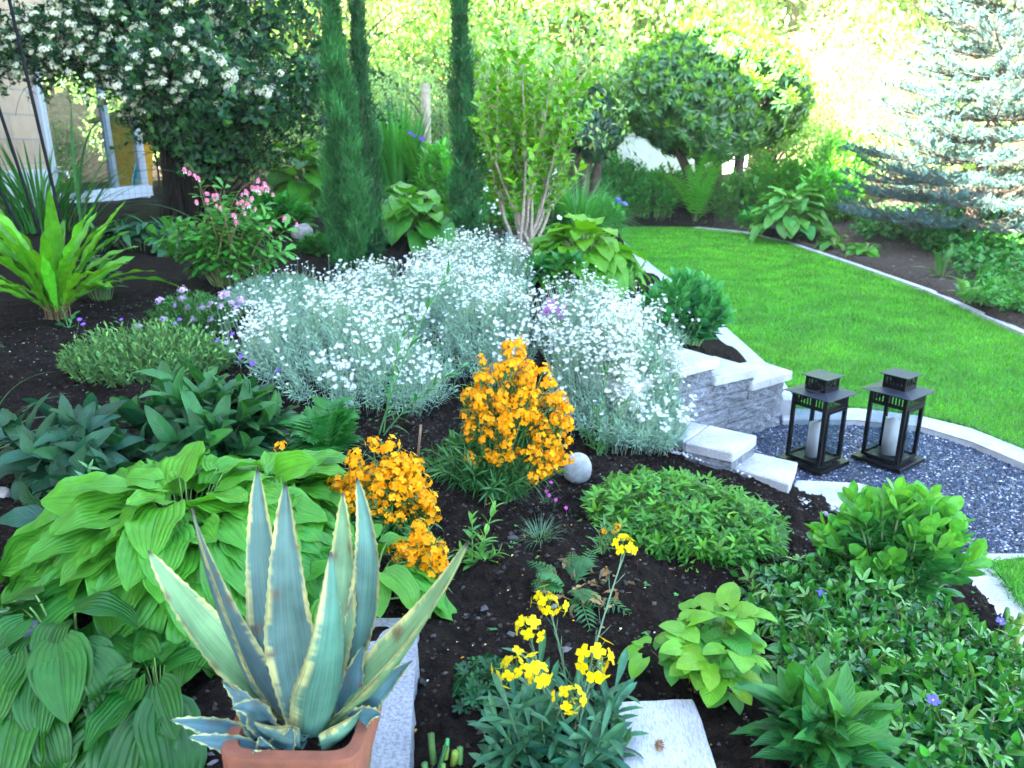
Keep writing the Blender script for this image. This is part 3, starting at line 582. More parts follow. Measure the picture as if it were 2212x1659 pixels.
def lantern(name, label, front_px, clabel, yaw, handle_ang, wax_seed):
    pf = at_z(front_px[0], front_px[1], .018); v = unit(A([pf[0], pf[1], 0])); hb = .118 * LS[0]
    c1 = A([math.cos(yaw), math.sin(yaw), 0]); c2 = A([-math.sin(yaw), math.cos(yaw), 0]); c = pf - hb * c1 + hb * c2   # pf is the corner (+x,-y)
    root = thing(name, label, "lantern", (c[0], c[1], .012), "candle lanterns on the patio"); root.rotation_euler = (0, 0, yaw)
    def part(nm, bm, mat=mat_iron, par=None, sm=False, bev=.0):
        me = bpy.data.meshes.new(nm)
        if bev: bmesh.ops.bevel(bm, geom=bm.edges[:], offset=bev, segments=1, affect='EDGES')
        bm.to_mesh(me); bm.free(); me.materials.append(mat); me.transform(SCL)
        for p in me.polygons: p.use_smooth = sm
        o = link(bpy.data.objects.new(nm, me)); o.parent = par or root; return o
    B = .088                                            # half width of the body
    bm = bmesh.new(); bxs(bm, (0, 0, .008), (.236, .236, .016)); bxs(bm, (0, 0, .019), (.15, .15, .008)); part("base", bm, bev=.001)
    bm = bmesh.new()
    for k in range(4):
        M = side_xf(k); t = bmesh.new()
        bxs(t, (B - .007, -B + .007, .168), (.016, .016, .292)); bxs(t, (0, -B + .002, .030), (2 * B - .033, .009, .012)); bxs(t, (-.045, -B + .003, .0195), (.03, .006, .009)); bxs(t, (.045, -B + .003, .0195), (.03, .006, .009))
        bmesh.ops.transform(t, matrix=M, verts=t.verts[:]); me = bpy.data.meshes.new("t"); t.to_mesh(me); t.free(); bm.from_mesh(me); bpy.data.meshes.remove(me)
    bxs(bm, (0, 0, .0265), (2 * B - .03, 2 * B - .03, .003)); part("frame", bm, bev=.0008)
    for k in range(4):
        bm = bmesh.new(); vent_wall(bm, B, .262, .322, 9 if k else 10, .012, .28, .78); bmesh.ops.transform(bm, matrix=side_xf(k), verts=bm.verts[:]); part("vent_band", bm)
    for k in range(4):
        bm = bmesh.new(); bxs(bm, (0, -B + .006, .148), (2 * B - .036, .002, .222)); bmesh.ops.transform(bm, matrix=side_xf(k), verts=bm.verts[:]); part("glass_pane", bm, mat_glass)
    bm = bmesh.new()
    for c_, s_ in (((-.066, -B - .004, .146), (.013, .007, .232)), ((.066, -B - .004, .146), (.013, .007, .232)), ((0, -B - .004, .258), (.119, .007, .012)), ((0, -B - .004, .036), (.119, .007, .012))): bxs(bm, c_, s_)
    bmesh.ops.transform(bm, matrix=side_xf(1), verts=bm.verts[:]); d = part("door", bm, bev=.0006)
    bm = bmesh.new(); bxs(bm, (-.074, -B - .009, .15), (.006, .006, .03)); bmesh.ops.transform(bm, matrix=side_xf(1), verts=bm.verts[:]); part("latch", bm, par=d)
    bm = bmesh.new(); h = .118                              # shallow pyramid roof sheet
    vs = [bm.verts.new(p) for p in ((-h, -h, .3225), (h, -h, .3225), (h, h, .3225), (-h, h, .3225), (-.05, -.05, .332), (.05, -.05, .332), (.05, .05, .332), (-.05, .05, .332))]
    lo = [bm.verts.new((v_.co.x, v_.co.y, v_.co.z - .0025)) for v_ in vs[:4]]
    for i in range(4): bm.faces.new((vs[i], vs[(i + 1) % 4], vs[4 + (i + 1) % 4], vs[4 + i])); bm.faces.new((lo[i], lo[(i + 1) % 4], vs[(i + 1) % 4], vs[i]))
    bm.faces.new(lo[::-1]); bm.faces.new(vs[4:]); part("roof", bm, mat_roofm)
    for k in range(4):
        bm = bmesh.new(); vent_wall(bm, .052, .3325, .391, 5, .010, .3, .8); bmesh.ops.transform(bm, matrix=side_xf(k), verts=bm.verts[:]); part("chimney_wall", bm)
    bm = bmesh.new(); bxs(bm, (0, 0, .3925), (.136, .136, .003)); part("lid", bm, mat_roofm, bev=.001)
    # handle: a wire bail hinged on two chimney faces, flopped down on one side
    mb = MB(); t = np.linspace(0, math.pi, 20); R = .057; Q = .100
    pth = np.c_[R * np.cos(t), -Q * np.sin(t) * math.cos(handle_ang), .374 - Q * np.sin(t) * math.sin(handle_ang)]
    tubes(mb, pth[None], .0028, 8, (.02, .02, .02)); me = mb.mesh("handle", mat_iron); me.transform(SCL); o = link(bpy.data.objects.new("handle", me)); o.parent = root
    # the candle, a thing standing inside
    bm = bmesh.new(); bmesh.ops.create_cone(bm, cap_ends=True, segments=40, radius1=.037, radius2=.036, depth=.155, matrix=Matrix.Translation((0, 0, .0775)))
    top = [f for f in bm.faces if f.normal.z > .9][0]; r_ = bmesh.ops.inset_individual(bm, faces=[top], thickness=.006); r2 = bmesh.ops.inset_individual(bm, faces=[top], thickness=.010)
    rs = np.random.default_rng(wax_seed)
    for v_ in bm.verts:
        if v_.co.z > .1:
            an = math.atan2(v_.co.y, v_.co.x); rr = math.hypot(v_.co.x, v_.co.y); v_.co.z += .016 * math.sin(an + wax_seed) + .006 * math.sin(3 * an + 1) - (.02 if rr < .025 else 0)
    ca = bmobj("candle", bm, mat_wax, None, True); ca.scale = tuple(LS); cp = c + A([.004, .006, 0]); ca.location = (cp[0], cp[1], .012 + .0285 * LS[2]); tag(ca, clabel, "candle", "pillar candles in the lanterns")
    mb = MB(); tubes(mb, bez(A([0, 0, .133]), A([.002, 0, .142]), A([.005, .001, .148]), 5), .0011, 5, (.02, .02, .02)); wk = mb.build("wick", mat_iron); wk.parent = ca
YAW = math.radians(34.5)
lantern("lantern", "black metal lantern nearer the stone wall with its wire handle hanging in front", (1771, 1026), "white pillar candle inside the lantern nearer the stone wall", math.radians(-54.5), math.radians(23), 2)
lantern("lantern", "black metal lantern farther from the stone wall with its handle tipped behind the chimney", (1943, 1021), "white pillar candle inside the lantern farther from the stone wall", math.radians(-53), math.radians(157), 4)

# ------------------------------------------------------------------ terracotta pot and agave
mat_terra = plainmat("weathered terracotta", (.22, .075, .04), .85, 0, .3, 18, .35, 140)
mat_terra2 = plainmat("mossy terracotta side", (.17, .105, .05), .9, 0, .45, 24, .35, 140)
PZ = .64
pq = [at_z(x, y, PZ) for x, y in ((440, 1634), (800, 1641), (838, 1442), (560, 1436))]; pc = sum(pq) / 4; pc[2] = .452
pot = thing("terracotta_pot", "square weathered terracotta pot on the granite edging holding the agave", "plant pot", pc)
yaw = math.atan2(pq[1][1] - pq[0][1], pq[1][0] - pq[0][0]); hw = .25 * sum(np.linalg.norm(pq[i] - pq[(i + 1) % 4]) for i in range(4)) / 2; pot.rotation_euler = (0, 0, yaw)
def potpart(nm, prof, mat, n=96):   # square rings with rounded corners, profile of (half width, z)
    mb = MB(); an = np.linspace(0, 2 * math.pi, n, endpoint=False); r = (np.abs(np.cos(an)) ** 7 + np.abs(np.sin(an)) ** 7) ** (-1 / 7)
    R = [np.c_[h * r * np.cos(an), h * r * np.sin(an), np.full(n, z)] for h, z in prof]; V = np.concatenate(R); j = np.arange(n)
    q = np.concatenate([np.c_[i * n + j, i * n + (j + 1) % n, (i + 1) * n + (j + 1) % n, (i + 1) * n + j] for i in range(len(prof) - 1)]); mb.add(V, q, (.3, .12, .06))
    me = mb.mesh(nm, mat, smooth=False); o = link(bpy.data.objects.new(nm, me)); o.parent = pot; return o
zt = PZ - .452
potpart("pot_body", [(.001, .004), (hw * .70, .003), (hw * .72, 0), (hw * .88, zt - .055)], mat_terra2)
potpart("rim", [(hw * .885, zt - .058), (hw * .96, zt - .056), (hw * .975, zt - .04), (hw * .975, zt - .006), (hw * .965, zt), (hw * .80, zt), (hw * .785, zt - .006), (hw * .77, zt - .07)], mat_terra)
mb = MB(); an = np.linspace(0, 2 * math.pi, 40, endpoint=False)
Vs = [A([[0, 0, zt - .022]])]; fs = []
for k in range(1, 9):
    rr = hw * .785 * k / 8 * (np.abs(np.cos(an)) ** 7 + np.abs(np.sin(an)) ** 7) ** (-1 / 7); Vs.append(np.c_[rr * np.cos(an), rr * np.sin(an), zt - .026 + G(0, .005, 40)])
V = np.concatenate(Vs); j = np.arange(40); q = np.concatenate([np.c_[1 + k * 40 + j, 1 + k * 40 + (j + 1) % 40, 1 + (k + 1) * 40 + (j + 1) % 40, 1 + (k + 1) * 40 + j] for k in range(7)])
mb.add(V, q, (.02, .02, .02)); mb.add(np.concatenate([V[:1], V[1:41]]), np.c_[np.zeros(40, int), 1 + j, 1 + (j + 1) % 40], (.02, .02, .02))
o = link(bpy.data.objects.new("potting_soil", mb.mesh("potting_soil", mat_soil))); o.parent = pot

mat_agave, n, N, L, b = newmat("agave leaf")
at = N.new("ShaderNodeAttribute"); at.attribute_name = "col"; ge = N.new("ShaderNodeTexCoord"); no = N.new("ShaderNodeTexNoise"); no.inputs["Scale"].default_value = 14; no.inputs["Detail"].default_value = 5; L.new(ge.outputs["Object"], no.inputs["Vector"])
lu = N.new("ShaderNodeAttribute"); lu.attribute_name = "luv"; mp = N.new("ShaderNodeMapping"); mp.inputs["Scale"].default_value = (9, .9, 3); L.new(lu.outputs["Vector"], mp.inputs[0])
n2 = N.new("ShaderNodeTexNoise"); n2.inputs["Scale"].default_value = 3; n2.inputs["Detail"].default_value = 4; L.new(mp.outputs[0], n2.inputs["Vector"])
av = N.new("ShaderNodeMath"); av.operation = 'ADD'; L.new(no.outputs["Fac"], av.inputs[0]); L.new(n2.outputs["Fac"], av.inputs[1])
mr = N.new("ShaderNodeMapRange"); mr.inputs["From Min"].default_value = .7; mr.inputs["From Max"].default_value = 1.3; mr.inputs["To Min"].default_value = .55; mr.inputs["To Max"].default_value = 1.4; L.new(av.outputs[0], mr.inputs[0])
sc = N.new("ShaderNodeVectorMath"); sc.operation = 'SCALE'; L.new(at.outputs["Color"], sc.inputs[0]); L.new(mr.outputs[0], sc.inputs["Scale"]); L.new(sc.outputs[0], b.inputs["Base Color"])
b.inputs["Roughness"].default_value = .48; b.inputs["Specular IOR Level"].default_value = .35; b.inputs["Subsurface Weight"].default_value = 0
bp = N.new("ShaderNodeBump"); bp.inputs["Strength"].default_value = .15; bp.inputs["Distance"].default_value = .003; L.new(n2.outputs["Fac"], bp.inputs["Height"]); L.new(bp.outputs[0], b.inputs["Normal"])
def agave_leaf(root, base, tip, bow, width, cenxy, core, seed, thick=.012, tw=0., margin=(.47, .44, .17), mw=.17, prof=None, face=None, spine=(.06, .045, .04)):
    """one fleshy leaf: channelled upper face, rounded back, pale toothed margin, dark end spine"""
    rs = np.random.default_rng(seed); nl, nw = 72, 15; t = np.linspace(0, 1, nl); s = np.linspace(-1, 1, nw)
    base, tip = A(base, dtype=float), A(tip, dtype=float); m = (base + tip) / 2 + A(bow)
    C = bez(base, m, tip, nl)[0]; T = unit(np.gradient(C, axis=0))
    inn = np.c_[np.broadcast_to(A(cenxy)[:2], (nl, 2)) - C[:, :2], np.full(nl, .0)]; up = A([0, 0, 1.]) + 1.2 * unit(inn + 1e-4)
    if face is not None: up = np.broadcast_to(A(face, dtype=float), (nl, 3))
    Bv = unit(np.cross(T, up)); Nv = np.cross(Bv, T)
    if tw: a = (tw * t)[:, None]; Bv, Nv = np.cos(a) * Bv + np.sin(a) * Nv, -np.sin(a) * Bv + np.cos(a) * Nv
    p = (.66 + .34 * np.sin(np.clip(t / .42, 0, 1) * np.pi / 2) ** 1.2) * np.clip((1 - t) / .62, 0, 1) ** .72 if prof is None else prof(t)
    p = np.maximum(p, .012)
    k = max(8, int(np.linalg.norm(tip - base) / .017)); saw = np.abs(((t * k) % 1.0) - .5) * 2; tooth = np.where(t < .93, (1 - saw) ** 2 * .0028, 0) * rs.uniform(.5, 1.3, nl)
    hwid = width / 2 * p
    fold = .55 * (1 - .45 * t); lat = hwid[:, None] * s + (tooth * (p > .05))[:, None] * np.sign(s) * (np.abs(s) > .99); rim = np.abs(s)[None] ** 1.7
    upz = hwid[:, None] * fold[:, None] * rim + .0015 * np.sin(9 * t[:, None] + 3 * s[None] + seed)
    th = thick * (p[:, None] ** .8) * (1 - np.abs(s)[None] ** 2.4) * (1.15 - .6 * t[:, None])
    top = C[:, None] + lat[..., None] * Bv[:, None] + upz[..., None] * Nv[:, None]; bot = top - (th + .0006)[..., None] * Nv[:, None]
    edge = np.abs(s)[None] + rs.normal(0, .02, (nl, 1)) + .03 * np.sin(23 * t[:, None] + seed); mar = np.clip((edge - (1 - mw - .10 * (p[:, None] < .45))) / .05, 0, 1)[..., None]
    core = A(core); cc = core * (1 + .10 * np.sin(5 * t[:, None, None] + seed)) + .22 * core * np.clip(.45 - np.abs(s), 0, 1)[None, :, None] * A([.3, .7, .2])
    cc = cc * (1 + .14 * (t[:, None, None] - .4)) ; col = cc * (1 - mar) + A(margin) * mar
    sp = np.clip((t - .965) / .02, 0, 1)[:, None, None]; col = col * (1 - sp) + A(spine) * sp
    for _ in range(5):      # brown scars
        ct, cs, sz = rs.uniform(.15, .9), rs.choice([-1, 1]) * rs.uniform(.55, 1), rs.uniform(.012, .03); wgt = np.exp(-((t[:, None] - ct) / sz) ** 2 - ((s[None] - cs) / .22) ** 2)[..., None] * .8; col = col * (1 - wgt) + A([.13, .07, .035]) * wgt
    luv = np.stack([np.broadcast_to(s[None], (nl, nw)), np.broadcast_to(t[:, None], (nl, nw)), np.full((nl, nw), seed * .37)], -1)
    i = np.arange(nl - 1)[:, None] * nw + np.arange(nw - 1)[None]; q = np.stack([i, i + 1, i + nw + 1, i + nw], -1).reshape(-1, 4)
    mb = MB(); nn = nl * nw; e0 = np.arange(nl - 1) * nw; e1 = e0 + nw - 1
    faces = np.concatenate([q[:, ::-1], q + nn, np.c_[e0, e0 + nn, e0 + nw + nn, e0 + nw][:, ::-1], np.c_[e1, e1 + nw, e1 + nw + nn, e1 + nn][:, ::-1]])
    backc = cc * A([.86, .92, .98]); colb = backc * (1 - mar * .8) + A(margin) * mar * .8; colb = colb * (1 - sp) + A(spine) * sp
    mb.add(np.concatenate([top.reshape(-1, 3), bot.reshape(-1, 3)]), faces, np.concatenate([col.reshape(-1, 3), colb.reshape(-1, 3)]), np.concatenate([luv.reshape(-1, 3)] * 2))
    return mb.build("leaf", mat_agave, root)
ac = at_z(668, 1552, PZ - .02); GB, GG, GL = (.085, .165, .14), (.085, .185, .11), (.16, .29, .12)
ag = thing("agave", "large variegated agave with blue grey leaves and toothed cream margins in the terracotta pot", "agave", ac)
def pt(px, py, dy): return at_y(px, py, ac[1] + dy)     # a point on a pixel's ray, dy metres behind the plant's centre
AL = [  # tip px, tip depth, base px, base depth, bow, width, colour, twist
    ((557, 1008), .13, (648, 1545), .03, (-.045, .03, -.03), .078, GB, .0), ((770, 1028), .12, (752, 1480), .06, (.045, .04, -.02), .060, (.10, .21, .17), -.5),
    ((740, 1062), .14, (712, 1500), .05, (.01, .05, 0), .060, (.15, .26, .13), .2), ((415, 1098), .04, (628, 1568), -.01, (-.035, .02, -.075), .058, (.065, .115, .105), -.55),
    ((320, 1188), .07, (612, 1545), .01, (-.02, .0, -.025), .080, GL, .35), ((1012, 1168), -.02, (706, 1560), .0, (.02, .02, -.045), .078, (.16, .28, .12), -.35),
    ((617, 1040), .06, (662, 1562), -.02, (-.02, .0, -.01), .078, GB, .0), ((714, 1192), -.025, (672, 1602), -.01, (.04, -.045, .0), .094, (.085, .20, .13), .0)]
for k, (tp, td, bp_, bd, bow, wd, c_, tw) in enumerate(AL):
    agave_leaf(ag, pt(*bp_, bd), pt(*tp, td), bow, wd, ac, c_, 40 + k, .016, tw, face=(None if k not in (0, 2, 6) else (0, -1, .25)))
agave_leaf(ag, pt(655, 1600, -.06), pt(540, 1550, -.05), (0, 0, -.02), .07, ac, GB, 61, .012, 0); agave_leaf(ag, pt(690, 1610, -.06), pt(790, 1520, -.02), (0, 0, -.02), .06, ac, GG, 62, .012, 0)
pr = lambda t: np.clip(.55 + 1.1 * t, 0, 1) * np.clip((1 - t) / .7, 0, 1) ** .8
PB = (.055, .125, .14); PM = (.40, .43, .18)
def pup(label, cpx, dz, leafs):
    c = at_z(cpx[0], cpx[1], PZ - dz); r = thing("agave_pup", label, "agave", c, "young agaves in the pot")
    for k, (b0, tip, d0, d1, bow, wd) in enumerate(leafs):
        agave_leaf(r, at_y(b0[0], b0[1], c[1] + d0), at_y(tip[0], tip[1], c[1] + d1), bow, wd, c[:2], PB, 80 + k + cpx[0], .006, .2 * (-1) ** k, PM, .14, pr, face=(.15 * (-1) ** k, -.75, .6))
pup("young agave with four arching blue leaves beside the right side of the big agave", (752, 1565), .03, [((750, 1575), (787, 1392), .0, .03, (-.012, 0, 0), .052), ((752, 1578), (890, 1428), .0, -.02, (0, 0, .022), .046), ((745, 1580), (822, 1546), -.01, -.05, (.012, 0, .028), .042), ((740, 1580), (735, 1500), .0, .03, (.0, 0, 0), .036)])
pup("young agave sprawling over the left rim of the pot with curled blue leaves", (585, 1600), .03, [((575, 1628), (366, 1556), .0, -.02, (.01, 0, .028), .046), ((580, 1635), (404, 1592), -.02, -.05, (.0, 0, .012), .036), ((575, 1620), (478, 1470), .0, .03, (.02, 0, .02), .044), ((585, 1612), (498, 1532), .0, -.05, (.03, 0, .055), .052), ((590, 1630), (632, 1568), -.02, -.04, (.01, 0, -.012), .046), ((585, 1630), (560, 1590), -.03, -.05, (0, 0, 0), .03), ((592, 1634), (546, 1622), -.03, -.06, (0, 0, -.006), .03)])
# ------------------------------------------------------------------ the house on the left: peach block wall, glazed bay with awning behind, unseen upper floors and roof added to shade the garden
mat_wallp, n, N, L, b = newmat("peach facing blocks")
ge = N.new("ShaderNodeNewGeometry"); mp = N.new("ShaderNodeMapping"); mp.inputs["Rotation"].default_value = (math.radians(90), 0, math.radians(90)); 
sx = N.new("ShaderNodeSeparateXYZ"); L.new(ge.outputs["Position"], sx.inputs[0]); cx_ = N.new("ShaderNodeCombineXYZ"); L.new(sx.outputs["Y"], cx_.inputs[0]); L.new(sx.outputs["Z"], cx_.inputs[1])
br = N.new("ShaderNodeTexBrick"); br.inputs["Scale"].default_value = 1.0; br.inputs["Brick Width"].default_value = .95; br.inputs["Row Height"].default_value = .31; br.inputs["Mortar Size"].default_value = .012; br.inputs["Mortar Smooth"].default_value = .2
br.inputs["Color1"].default_value = (.40, .27, .19, 1); br.inputs["Color2"].default_value = (.46, .32, .23, 1); br.inputs["Mortar"].default_value = (.27, .25, .23, 1); L.new(cx_.outputs[0], br.inputs["Vector"])
no = N.new("ShaderNodeTexNoise"); no.inputs["Scale"].default_value = 7; no.inputs["Detail"].default_value = 6; L.new(ge.outputs["Position"], no.inputs["Vector"])
mr = N.new("ShaderNodeMapRange"); mr.inputs["To Min"].default_value = .8; mr.inputs["To Max"].default_value = 1.2; L.new(no.outputs["Fac"], mr.inputs[0])
sc = N.new("ShaderNodeVectorMath"); sc.operation = 'SCALE'; L.new(br.outputs["Color"], sc.inputs[0]); L.new(mr.outputs[0], sc.inputs["Scale"]); L.new(sc.outputs[0], b.inputs["Base Color"]); b.inputs["Roughness"].default_value = .9
mat_render = plainmat("white render", (.5, .52, .56), .85, noise=.08, nscale=9, bump=.1)
mat_frame = plainmat("white window frame", (.42, .44, .48), .5, noise=.05)
mat_brown = plainmat("brown downpipe", (.07, .05, .04), .5, noise=.2)
mat_roofh = plainmat("roof tiles", (.16, .07, .05), .8, noise=.3, nscale=8)
mat_wglass, n, N, L, b = newmat("bay glass")
tr = N.new("ShaderNodeBsdfTransparent"); tr.inputs[0].default_value = (.66, .74, .76, 1); gl = N.new("ShaderNodeBsdfGlossy"); gl.inputs["Roughness"].default_value = .02; mx = N.new("ShaderNodeMixShader"); mx.inputs[0].default_value = .14
L.new(tr.outputs[0], mx.inputs[1]); L.new(gl.outputs[0], mx.inputs[2]); L.new(mx.outputs[0], N["Material Output"].inputs[0])
HX = -6.5
ho = thing("house", "peach block house with white plinth and glazed bay behind the flowering shrub", "house", (HX, 5, .4))
def hbox(nm, lo, hi, mat, par=None, bev=0):
    bm = bmesh.new(); lo, hi = A(lo, dtype=float), A(hi, dtype=float); bxs(bm, tuple((lo + hi) / 2), tuple(hi - lo)); return bmobj(nm, bm, mat, par or ho)
Y1, Y2 = 11.1, 14.0
hbox("wall", (HX - 7, -12, 1.16), (HX, Y1, 3.0), mat_wallp); hbox("plinth", (HX - 7, -12, .2), (HX + .04, Y1, 1.157), mat_render)
up = hbox("unseen_upper_floors", (HX - 7, -12, 3.003), (HX + .02, Y2 + .3, 12.2), mat_wallp)  # out of view, added and sized to keep the garden in shade
bm = bmesh.new(); x0, x1, y0, y1 = HX - 7.5, HX + .6, -12.5, Y2 + .8
vs = [bm.verts.new(p) for p in ((x0, y0, 12.2), (x1, y0, 12.2), (x1, y1, 12.2), (x0, y1, 12.2), ((x0 + x1) / 2, y0, 14.4), ((x0 + x1) / 2, y1, 14.4))]
for f in ((0, 1, 4), (1, 2, 5, 4), (2, 3, 5), (3, 0, 4, 5), (3, 2, 1, 0)): bm.faces.new([vs[i] for i in f])
bmobj("roof", bm, mat_roofh, ho)  # unseen roof, its height set for the same shade
wf = hbox("window_frame", (HX - .06, Y1 + .002, .2), (HX + .05, Y1 + .14, 3.0), mat_frame)
hbox("window_frame", (HX - .06, Y2 - .12, .2), (HX + .05, Y2, 3.0), mat_frame); hbox("window_sill", (HX - .1, Y1 + .142, .62), (HX + .16, Y2 - .122, .80), mat_render)
hbox("window_frame", (HX - .05, (Y1 + Y2) / 2 + .3, .802), (HX + .04, (Y1 + Y2) / 2 + .42, 2.998), plainmat("grey sliding frame", (.2, .23, .26), .4, noise=.05))
hbox("window_glass", (HX - .02, Y1 + .142, .802), (HX - .012, Y2 - .122, 2.998), mat_wglass)
mb = MB(); tubes(mb, A([[(HX + .11, 9.72, z) for z in (.3, 1.0, 1.9)]]), .11, 14, (.1, .1, .1)); mb.build("downpipe", mat_brown, ho)
# outdoor tap with a bright bottle, and the awning behind the glass
tp = thing("garden_tap", "small silver outdoor tap on the white window post with a hose end", "tap", (HX + .06, 11.2, 1.1))
mb = MB(); tubes(mb, A([[(HX + .05, 11.2, 1.12), (HX + .14, 11.19, 1.12), (HX + .22, 11.18, 1.10), (HX + .23, 11.18, 1.03)]]), .018, 8, (.5, .5, .5)); tubes(mb, A([[(HX + .10, 11.14, 1.17), (HX + .10, 11.2, 1.175), (HX + .10, 11.26, 1.17)]]), .012, 6, (.5, .5, .5)); mb.build("spout", plainmat("chrome", (.6, .6, .62), .25, 1, .05), tp)
mb = MB(); tubes(mb, A([[(HX + .23, 11.18, 1.028), (HX + .235, 11.18, .97), (HX + .24, 11.18, .90)]]), .028, 10, (.7, .1, .03)); mb.build("hose_end", plainmat("orange red plastic", (.6, .09, .03), .4, noise=.1), tp)
aw = thing("awning_shelter", "yellow canvas shelter with a pale sloping roof seen through the glazed bay", "awning", (-8.6, 15.8, .6))
mat_yel = plainmat("yellow canvas", (.66, .36, .02), .8, noise=.12); 
def quadobj(nm, pts, th, mat, par):
    bm = bmesh.new(); p = [A(q, dtype=float) for q in pts]; nn = unit(np.cross(p[1] - p[0], p[2] - p[0])) * th; a = [bm.verts.new(q) for q in p]; c = [bm.verts.new(q - nn) for q in p]; bm.faces.new(a); bm.faces.new(c[::-1])
    for i in range(len(p)): bm.faces.new((a[i], c[i], c[(i + 1) % len(p)], a[(i + 1) % len(p)]))
    bmesh.ops.recalc_face_normals(bm, faces=bm.faces[:]); return bmobj(nm, bm, mat, par)
yb = 15.5
quadobj("canopy", [at_y(186, 260, 14.3), at_y(330, 212, 14.3), at_y(318, 226, 17), at_y(205, 262, 17)], .05, plainmat("pale canopy", (.72, .55, .22), .8, noise=.08), aw)
quadobj("side_panel", [at_y(226, 262, yb), at_y(330, 228, yb), at_y(330, 440, yb), at_y(240, 440, yb)], .04, mat_yel, aw)
tl = thing("broom_handle", "bright turquoise tool handle leaning behind the glazed bay", "tool", at_y(294, 430, 14.6)); mb = MB(); tubes(mb, [[at_y(294, 430, 14.6), at_y(290, 392, 14.6), at_y(300, 345, 14.6)]], .05, 8, (.02, .45, .5)); mb.build("shaft", plainmat("turquoise plastic", (.02, .4, .5), .4, noise=.1), tl)

# ------------------------------------------------------------------ wire mesh fence, post, plant stakes, canes
mat_wire = plainmat("green coated wire", (.05, .09, .08), .5, noise=.1)
def wire_run(p0, p1, h, label, name, cell=.075, r=.0016):
    a, b_ = A(p0, dtype=float), A(p1, dtype=float); L_ = np.linalg.norm(b_ - a); root = thing(name, label, "fence", tuple((a + b_) / 2), "wire mesh fences"); n1 = int(L_ / cell); n2 = int(h / .1)
    mb = MB(); t = np.linspace(0, 1, n1 + 1)[:, None]; q = a * (1 - t) + b_ * t; V = np.stack([q, q + A([0, 0, h / 2]), q + A([0, 0, h])], 1); tubes(mb, V, r, 3, (.05, .08, .07))
    tt = np.linspace(0, 1, n1 * 2 + 1)[:, None]; hp = np.stack([a * (1 - tt) + b_ * tt + A([0, 0, 1.]) * (k * h / n2 + .008 * np.sin(tt * n1 * 2 * np.pi / 2 * 2)) for k in range(n2 + 1)]); tubes(mb, hp, r, 3, (.05, .08, .07))
    mb.build("wire_mesh", mat_wire, root); return root
wire_run((-6.0, 10.4, .62), (-4.55, 10.9, .65), 1.55, "wire mesh fence panel in front of the glazed bay", "wire_fence")
wire_run((-3.9, 11.0, .62), (-.5, 12.3, .5), 1.5, "wire mesh fence between the flowering shrub and the wooden post", "wire_fence")
mat_post = plainmat("weathered timber", (.30, .26, .17), .9, noise=.3, nscale=20, bump=.4)
po = thing("fence_post", "round weathered wooden fence post beyond the tall iris leaves", "fence post", (at_y(924, 330, 11.6)[0], 11.6, .5))
mb = MB(); px_ = at_y(924, 330, 11.6)[0]; zt = at_y(922, 180, 11.6)[2]; tubes(mb, [[(px_, 11.6, .3), (px_ - .01, 11.6, 1.2), (px_, 11.6, zt), (px_, 11.6, zt + .006)]], A([[.07, .068, .066, .003]]), 14, (.3, .26, .17)); mb.build("post_shaft", mat_post, po)
mat_stake = plainmat("dark plastic coated steel", (.004, .005, .006), .6, noise=.1, spec=.1)
for (b0, t0, lab) in (((132, 470), (6, -60), "tall black plant stake standing in the strap leaved fern"), ((84, 480), (-30, 150), "slender black plant stake between the taller one and the frame edge"), ((48, 485), (-60, 290), "short leftmost black plant stake by the house wall")):
    y_ = 4.75; p, q = at_y(*b0, y_), at_y(*t0, y_ + .1); p[2] -= .1; o = thing("plant_stake", lab, "stake", tuple(p), "black plant stakes"); mb = MB(); tubes(mb, [[p, (p + q) / 2, q, q + unit(q - p) * .004]], A([[.010, .010, .010, .001]]), 8, (.02, .02, .02)); ob = mb.build("shaft", mat_stake, o)
mat_cane = plainmat("bamboo cane", (.23, .14, .08), .6, noise=.25, nscale=40)
for b0, t0, lab in (((899, 990), (909, 918), "short brown cane stub between the two orange wallflowers"), ((541, 1090), (539, 990), "thin brown cane standing in the lime hosta behind the agave")):
    p = g(*b0); q = at_y(*t0, p[1]); o = thing("bamboo_cane", lab, "cane", tuple(p), "garden canes"); mb = MB(); p[2] -= .05; tubes(mb, [[p, (p + q) / 2, q, q + A([0, 0, .001])]], A([[.0048, .0046, .0045, .0005]]), 7, (.2, .12, .07)); mb.build("shaft", mat_cane, o)
# ------------------------------------------------------------------ plant materials
mat_leaf = leafmat("soft green leaves", .5, .3); mat_gloss = leafmat("glossy leaves", .28, .2, spec=.5); mat_hosta = leafmat("hosta leaves", .42, .32, 'parallel', mottle=.16, mscale=25)
mat_vein = leafmat("veined leaves", .45, .26, 'pinnate', mottle=.18, mscale=30); mat_fuzz = leafmat("felted leaves", .8, .2, spec=.15); mat_flower = leafmat("flower petals", .6, .3, mottle=.08, spec=.2); mat_stem = leafmat("stems", .6, 0); mat_needle = leafmat("needles", .55, .12, mottle=.3, mscale=9)
mat_bark = plainmat("grey brown bark", (.085, .062, .045), .9, noise=.45, nscale=30, bump=.7, bscale=60, bdist=.01)
mat_twig = plainmat("smooth grey twigs", (.30, .25, .19), .8, noise=.3, nscale=40, bump=.2)
GREENSTEM = (.10, .20, .05)

